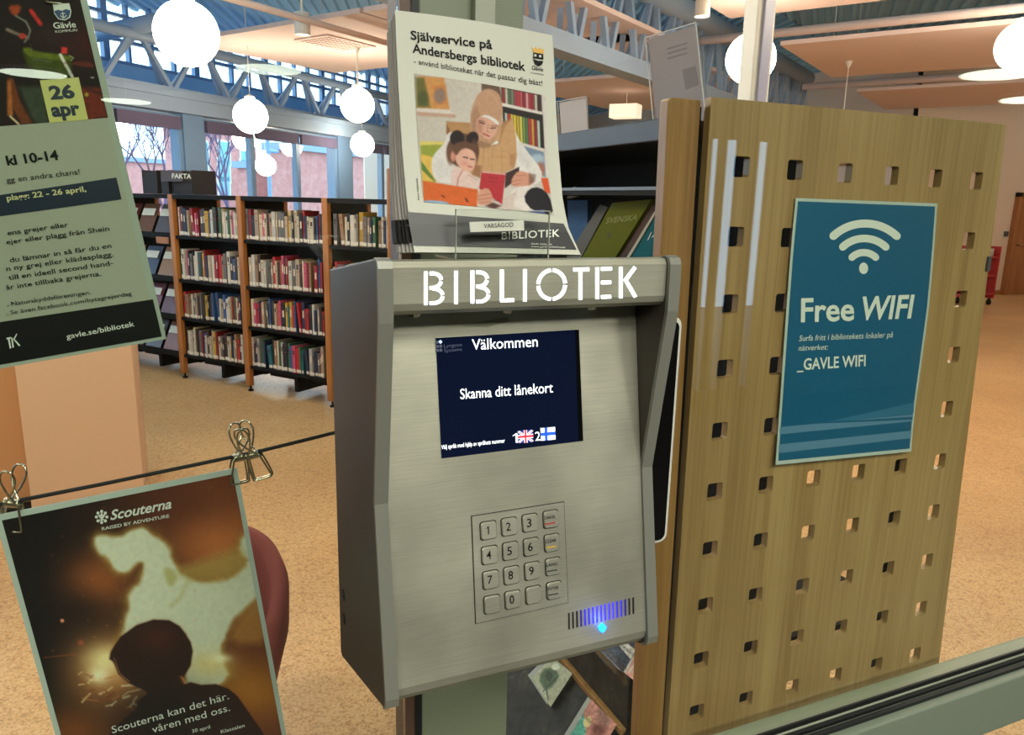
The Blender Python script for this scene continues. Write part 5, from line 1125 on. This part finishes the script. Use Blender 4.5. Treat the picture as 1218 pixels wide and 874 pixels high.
ut(', Naturskyddsföreningen,', (9, 364), (108.5, 349.5), 4.7, M_INK, .004); ut('. Se även facebook.com/bytagrejerdag', (8.5, 374.5), (157, 351), 4.7, M_INK, .004)
us.region('black_band', [(-55, 391), (181.9, 355.8), (192.5, 400), (-48, 442)], M_INK, up, .0008)
ut('gavle.se/bibliotek', (79.7, 403), (160.3, 387.5), 6, M_WTXT, .008)
for pts in ([(8, 401.5), (13.5, 400.5), (13.8, 402.2), (8, 403.3)], [(9.6, 403), (11.6, 402.6), (13.6, 413.8), (11.8, 414.2)], [(13.5, 402), (15.3, 401.5), (16.8, 412.8), (14.9, 413.2)], [(19.5, 397), (21, 396.5), (17, 404.5), (15.8, 403.5)], [(16.5, 404), (18.2, 403.6), (24.6, 410.6), (22.8, 411.4)]): us.region('logo_mark', pts, M_WTXT, up, .0012)

# second poster
TR = PY(282, 556, YPO); TL = PY(-7, 613, YPO); du_ = TL-TR; Wd = np.linalg.norm(du_); du_ /= Wd; dd = PY(340, 870, YPO)-TR; dd /= np.linalg.norm(dd)
fsu = Surf([(TL, TR), (TL+dd*Wd*1.56, TR+dd*Wd*1.56)])
fp_ = empty('bonfire_poster', tuple(TR+du_*Wd/2), 'laminated poster of a child before a bonfire, clipped to the cord at lower left', 'poster')
fsu.sheet('laminate', M_LAM, fp_, 1, 1, 0, .0008)
C5 = lambda *p: [(90+x/4.857, 580+y/4.857) for x, y in p]
C6 = lambda *p: [(90+x/4.685, 740+y/4.685) for x, y in p]
FL = C5((110, 280), (160, 275), (250, 290), (330, 240), (400, 230), (440, 270), (500, 310), (545, 360), (550, 420), (620, 500), (700, 545), (800, 545), (900, 530), (1010, 430), (940, 370), (960, 290), (1000, 262), (1030, 310), (1060, 420), (1100, 560), (1085, 600), (1000, 680), (920, 740), (850, 870), (840, 1000), (900, 1100), (640, 1250), (640, 900), (400, 900), (230, 1000), (260, 880), (280, 820), (290, 770), (310, 700), (298, 630), (330, 580), (370, 560), (395, 480), (390, 425), (345, 432), (300, 488), (230, 478), (180, 400), (130, 370), (112, 320))
ops = [grad(60, 640, (10, 6, 5), 250, 600, (84, 40, 22)), blob(262, 645, 58, 52, (164, 92, 46), .95), blob(215, 600, 60, 26, (70, 32, 18), .6), blob(118, 690, 44, 34, (134, 72, 34), .9), blob(95, 745, 30, 36, (20, 10, 8), .9), blob(310, 700, 40, 40, (150, 110, 60), .6), blob(300, 820, 60, 36, (150, 92, 24), .95), blob(135, 800, 56, 48, (182, 120, 66), .95), blob(90, 870, 60, 30, (120, 62, 20), .8), blob(40, 800, 20, 120, (10, 6, 5), .8),
  warp([poly(FL, (128, 96, 40), 14, .75, 1)], 7, 9, 3), warp([poly(FL, (176, 146, 78), 7, .9, 1), poly(FL, (178, 178, 156), 2.6, 1, 1)], 2.2, 12, 5),
  poly(C5((500, 460), (560, 470), (590, 520), (560, 570), (530, 560)), (150, 142, 84), 3, .8, 1), line(C5((650, 540), (600, 640), (550, 680)), 4, (160, 150, 96), 3, .6), poly(C5((560, 480), (700, 430), (950, 340), (1000, 430), (900, 520), (700, 545)), (150, 128, 66), 7, .7, 1),
  poly(C5((1085, 600), (1000, 690), (930, 780), (880, 900), (1130, 900), (1110, 620)), (146, 98, 44), 6, .85, 1), blob(128, 785, 26, 18, (214, 196, 140), .95), blob(118, 803, 12, 10, (226, 214, 176), .9), blob(250, 790, 26, 16, (196, 170, 100), .7), blob(262, 783, 12, 5, (214, 206, 170), .9)]
rs = np.random.RandomState(3)
for k in range(34):
    x = 92+rs.rand()*75; y = 800+rs.rand()*46; a = rs.rand()*1.2-.9; l_ = 4+rs.rand()*12; cc = [(214, 190, 140), (180, 108, 54), (120, 60, 24), (226, 210, 170)][rs.randint(4)]
    ops.append(line([(x, y), (x+l_*cos(a), y+l_*sin(a))], 1+rs.rand()*1.8, cc, .8, .75))
for k in range(46): ops.append(ell(60+rs.rand()*230, 570+rs.rand()*230, .5+rs.rand()*.8, .5+rs.rand()*.7, (206, 130, 70), .8, .5*rs.rand()))
ops += [ell(74, 738, 2.2, 2.2, (214, 130, 96), .8), line([(52, 782), (90, 778)], 1.2, (150, 70, 40), 1, .6), blob(96, 764, 3, 3, (190, 80, 60), .7)]
head = C5((450, 762), (540, 766), (600, 800), (640, 850))+C6((600, 50), (640, 110), (652, 160), (640, 240), (600, 308), (572, 300), (600, 348), (640, 335), (700, 350), (780, 345), (850, 370), (900, 410), (1040, 608), (1200, 900), (1300, 1500), (60, 1500), (100, 800), (205, 592), (340, 480), (345, 440), (400, 400), (395, 385), (300, 340), (240, 290), (215, 230), (205, 215), (188, 205), (196, 165), (216, 130), (250, 80))+C5((260, 860), (350, 795))
ops += [poly(head, (120, 54, 26), 2.2, .8), poly(head, (34, 15, 10), .8), blob(188, 760, 22, 14, (66, 26, 14), .7), blob(190, 850, 60, 40, (14, 9, 8), .8), line(C6((215, 200), (232, 250), (250, 290), (300, 330)), .8, (196, 130, 90), .6, .7), line(C6((590, 300), (612, 340)), 1.1, (206, 120, 80), .6, .8), grain(4, .08, 6)]
painted('bonfire_photo', fsu, [tuple(proj(fsu(a, c))) for a, c in ((.023, .018), (.977, .018), (.977, .98), (.023, .98))], ops, fp_, .95, .0006, 1.6)
UF = (-.16, -1)
def ft(s_, p0, p1, h_, bold=0., **k): return text(s_, fsu, p0, p1, h_, M_WTXT, fp_, bold, upvec=k.pop('up_', UF), off=.0011, **k)
ft('Scouterna', (131.5, 618), (204.5, 603.7), 11, .02, shear=.35); ft('RAISED BY ADVENTURE', (121.5, 630.3), (201.5, 614.8), 3.7, .012)
ft('Scouterna kan det här.', (133.8, 871.5), (272.5, 830.5), 8.2, .0, up_=(-.2, -1)); ft('våren med oss.', (181.8, 871), (273.8, 844.5), 8.2, .0, up_=(-.2, -1)); ft('30 april', (228.7, 871), (250, 865.5), 4, .0); ft('Klassalen', (263, 871.6), (291, 863.8), 4, .0)
for k in range(8):
    a = 2*pi*k/8; x, y = 121+6.2*cos(a), 614.3+6.6*sin(a); fsu.region('emblem_petal', [(x+1.9*cos(t), y+1.9*sin(t)) for t in np.linspace(0, 6.28, 9)[:-1]], M_WTXT, fp_, .0011)
for pts in ([(121, 608), (122.6, 612), (121.6, 620), (120.4, 620), (119.4, 612)], [(116.5, 612), (119, 611.5), (120, 617), (118.5, 615)], [(125.5, 611), (123, 611), (122, 617), (124, 614.5)], [(118, 617.5), (124, 616.7), (124, 618), (118, 618.7)]): fsu.region('emblem_lily', pts, M_WTXT, fp_, .0013)

# cords
YC = YPO+.004
q = MB(); q.tube([PY(x, y, YC) for x, y in ((-260, 652), (8, 598), (120, 576), (240, 551), (309, 536.5), (402, 513.5), (520, 486))], .0026, 8); o = q.build('cord', M_STRING, smooth=True); tag(o, 'thin black cord running from behind the kiosk to the left, holding the bonfire poster', 'cord')
q = MB(); q.tube([PY(x, y, YC) for x, y in ((-300, -10), (8, -40), (120, -55), (600, -120))], .0026, 8); o = q.build('cord', M_STRING, smooth=True); tag(o, 'thin black cord just above the top edge, holding the pale green poster', 'cord')
# wire clips
def clip(px, py, ang, label, sc_=1.0, yoff=0, hand=1):
    c = PY(px, py, YC); r = empty('wire_clip', tuple(c), label, 'clip', 'wire clips on the cords'); M = Matrix.Translation(Vector(c)) @ Matrix.Rotation(ang, 4, 'Y') @ Matrix.Rotation(.35*hand, 4, 'Z') @ Matrix.Scale(sc_, 4)
    Mi = np.array(M)
    def T(pts): return [Mi[:3, :3]@np.array(p)+Mi[:3, 3] for p in pts]
    def sm(pts, n=2):
        p = np.array(pts, float)
        for _ in range(n):
            q_ = [p[0]]
            for i in range(len(p)-1): q_ += [p[i]*.75+p[i+1]*.25, p[i]*.25+p[i+1]*.75]
            q_.append(p[-1]); p = np.array(q_)
        return list(p)
    R_ = .00135
    for sy in (-1, 1):
        q = MB(); q.tube(T(sm([(-.0085, .004*sy, 0), (-.0105, .0045*sy, -.012), (-.013, .003*sy, -.0335), (-.012, .003*sy, -.036), (.012, .003*sy, -.036), (.013, .003*sy, -.0335), (.0105, .0045*sy, -.012), (.0085, .004*sy, 0)], 2)), R_, 8); q.build('jaw', M_CHROME, r, smooth=True)
        q = MB(); q.tube(T(sm([(-.006, .004*sy, 0), (.004, .008*sy, .016), (.0095, .012*sy, .032), (.006, .014*sy, .043), (0, .015*sy, .045), (-.006, .014*sy, .043), (-.0095, .012*sy, .032), (-.004, .008*sy, .016), (.006, .004*sy, 0)], 2)), R_, 8); q.build('handle', M_CHROME, r, smooth=True)
    q = MB(); q.tube(T([(-.009+.018*k/64, .0048*cos(2*pi*k/9), .0048*sin(2*pi*k/9)) for k in range(65)]), R_, 6); q.build('spring_coil', M_CHROME, r, smooth=True)
clip(284.5, 544, .05, 'left one of the two overlapping wire clips at the corner of the bonfire poster', .98); clip(301.5, 540.5, -.32, 'right one of the two overlapping wire clips, tilted outwards', 1.0, hand=-1)
clip(15, 598, .12, 'wire clip at the left edge holding the bonfire poster', .98, hand=-1); clip(60, -45, -.15, 'wire clip at the top edge holding the pale green poster', 1.15)

# ================================================================ CABINET, CHAIR
c0, c1, c2 = float(PY(158, 430, 3.4)[0]), float(PY(25, 500, 3.4)[0]), float(PY(-60, 500, 3.5)[0])
cb = empty('beige_cabinet', ((c0+c1)/2, 3.7, 0), 'beige cabinet standing on the floor behind the two posters', 'cabinet')
q = MB(); q.box(c1, c0, 3.4, 3.95, .03, 1.24); q.build('carcass', M_CAB, cb, bevel=.003)
q = MB(); q.box(c2, c1, 3.5, 3.95, .03, 1.24); q.build('side_unit', mat('tan_laminate', (214, 160, 112), .6), cb, bevel=.003)
q = MB(); q.box(c2-.01, c0+.01, 3.39, 3.96, 1.24, 1.262); q.build('top', M_CAB, cb, bevel=.003)
q = MB(); q.box(c2+.02, c0-.02, 3.43, 3.92, 0, .03); q.build('plinth', M_BLACK, cb)
ce = PY(343, 687, 1.15); R0 = .262; cx, cy = ce[0]-R0, 1.15
ch = empty('tub_armchair', (cx, cy, 0), 'dusty red upholstered tub armchair half hidden behind the bonfire poster', 'armchair')
print('chair edge', ce)
def shell(z0, z1, prof_, name, a0=-100, a1=100+0, n=40, base=pi/2-2.6):
    q = MB(); vs = []; m_ = len(prof_)
    for k in range(n+1):
        a = radians(-35)+radians(250)*k/n
        e = 1-.38*abs(2*k/n-1)**3
        for rr_, zz in prof_: vs.append((cx+rr_*cos(a), cy+rr_*sin(a), z0+(zz-z0)*e if zz > z0+.12 else zz))
    fs = [(k*m_+j, k*m_+(j+1) % m_, (k+1)*m_+(j+1) % m_, (k+1)*m_+j) for k in range(n) for j in range(m_)]+[tuple(range(m_))[::-1], tuple(n*m_+j for j in range(m_))]
    q.add(vs, fs); return q.build(name, M_CHAIR, ch, smooth=True)
zt_ = ce[2]+.10
shell(.24, zt_, [(.17, .22), (.20, .22), (.235, .36), (.258, .52), (.262, zt_-.04), (.25, zt_), (.225, zt_), (.21, zt_-.05), (.20, .45)], 'backrest')
q = MB(); q.lathe((cx, cy, .24), [(0, 0), (.175, 0), (.2, .03), (.205, .16), (.18, .20), (0, .215)], 32); q.build('seat_cushion', M_CHAIR, ch, smooth=True)
for k in range(4):
    a = pi/4+pi/2*k; q = MB(); q.tube([(cx+.13*cos(a), cy+.13*sin(a), .25), (cx+.18*cos(a), cy+.18*sin(a), 0)], [.018, .011], 10); q.build('leg', M_UPR, ch)

# ================================================================ OUTDOORS BEYOND THE WINDOWS
quad_obj('ground', [W2(-20, 9.5, -.3), W2(60, 9.5, -.3), W2(60, 80, -.3), W2(-20, 80, -.3)], mat('asphalt', (150, 146, 146), .9), thick=(0, 0, -.05))
def PW(x, y, n): return P(x, y, tuple(N2), n)
def uz(x, y, n): p = PW(x, y, n); return float(p@U2), float(p[2])
M_CONC = mat('pale_render', (200, 206, 212), .8); M_WIN = mat('dark_window_glass', (120, 180, 190), .15); M_ROOFB = mat('blue_grey_roof', (140, 156, 176), .6)
def bldg(name, label, n0, dep, u0, u1, z1, m_, wins_, gr=None):
    r = empty(name, W2((u0+u1)/2, n0, -.3), label, 'building', gr)
    q = MB(); wbox(q, u0, u1, n0, n0+dep, -.3, z1); q.build('wall', m_, r)
    q = MB(); wbox(q, u0-.2, u1+.2, n0-.25, n0+dep+.2, z1, z1+.35); q.build('roof_edge', M_ROOFB, r)
    for (a, c, z0, z2) in wins_:
        q = MB(); wbox(q, a, c, n0-.06, n0+.02, z0, z2); f_ = q.build('window_frame', M_WHITE, r); q = MB(); wbox(q, a+.12, c-.12, n0-.08, n0-.05, z0+.12, z2-.12); q.build('pane', M_WIN, f_)
    return r
ua, _ = uz(225, 150, 34); ub, za = uz(303, 152, 34)
wl_ = []
for fz in (182, 203, 223):
    for xx in (240, 266, 292): u_, z_ = uz(xx, fz, 34); wl_.append((u_-.55, u_+.55, z_-.75, z_+.75))
bldg('apartment_block', 'tall pink brick apartment block with white windows behind the second window', 34, 2, ua, ub, za-.3, M_BRICK, wl_)
u0_, z0_ = uz(348, 186, 24); u1_, _ = uz(520, 190, 24)
bldg('brick_hall', 'long low brick building with blue roof edge beyond the right-hand windows', 24, 1.5, u0_, u1_, z0_+.3, M_BRICK2, [])
u2_, z2_ = uz(300, 200, 28); u3_, _ = uz(352, 200, 28)
bldg('brick_annex', 'low brick annex between the apartment block and the brick hall', 28, 1, u2_, u3_, z2_, M_BRICK2, [])
u4_, z4_ = uz(120, 190, 50); u5_, _ = uz(215, 190, 50)
bldg('distant_block', 'distant pink block behind the bare tree at the left window', 50, 2, u4_, u5_, z4_, M_BRICK, [])
a_ = uz(318, 160, 18); r = empty('street_lamp', W2(a_[0], 18, -.3), 'grey street lamp with short double arm beyond the window', 'street lamp')
q = MB(); q.tube([W2(a_[0], 18, -.3), W2(a_[0], 18, a_[1])], .07, 8); q.build('post', M_FRAME, r)
for dz in (0, -.55): q = MB(); q.tube([W2(a_[0], 18, a_[1]+dz), W2(a_[0]+.5, 18, a_[1]+dz)], .06, 8); q.build('arm', M_FRAME, r)
def tree(px, n, ztop, label, seed):
    u_, _ = uz(px, 200, n); rs = random.Random(seed); r = empty('bare_tree', W2(u_, n, -.3), label, 'tree', 'bare trees outside the windows'); tr_ = MB(); br = MB()
    def grow(p, d, ln, rad, lv, b):
        e = p+d*ln; b.tube([p, e], [rad, rad*.7], 5 if lv < 3 else 3, caps=False)
        if lv >= 8: return
        for _ in range(3 if lv < 4 else 2):
            nd = d+np.array([rs.uniform(-1, 1), rs.uniform(-1, 1), rs.uniform(-.35, .75)])*.62; nd /= np.linalg.norm(nd); grow(e, nd, ln*rs.uniform(.68, .86), rad*.62, lv+1, br)
    grow(np.array(W2(u_, n, -.3)), np.array([0, 0, 1.]), ztop*.26, .085, 0, tr_)
    bk = mat('bark', (104, 84, 110), .9); tr_.build('trunk', bk, r, fixn=False); br.build('branches', bk, r, fixn=False)
tree(192, 17, 5.2, 'bare tree filling the window at the right edge of the green poster', 4); tree(268, 20, 5.6, 'bare tree in front of the pink apartment block', 8); tree(140, 27, 6.5, 'bare tree farther left behind the first one', 11)
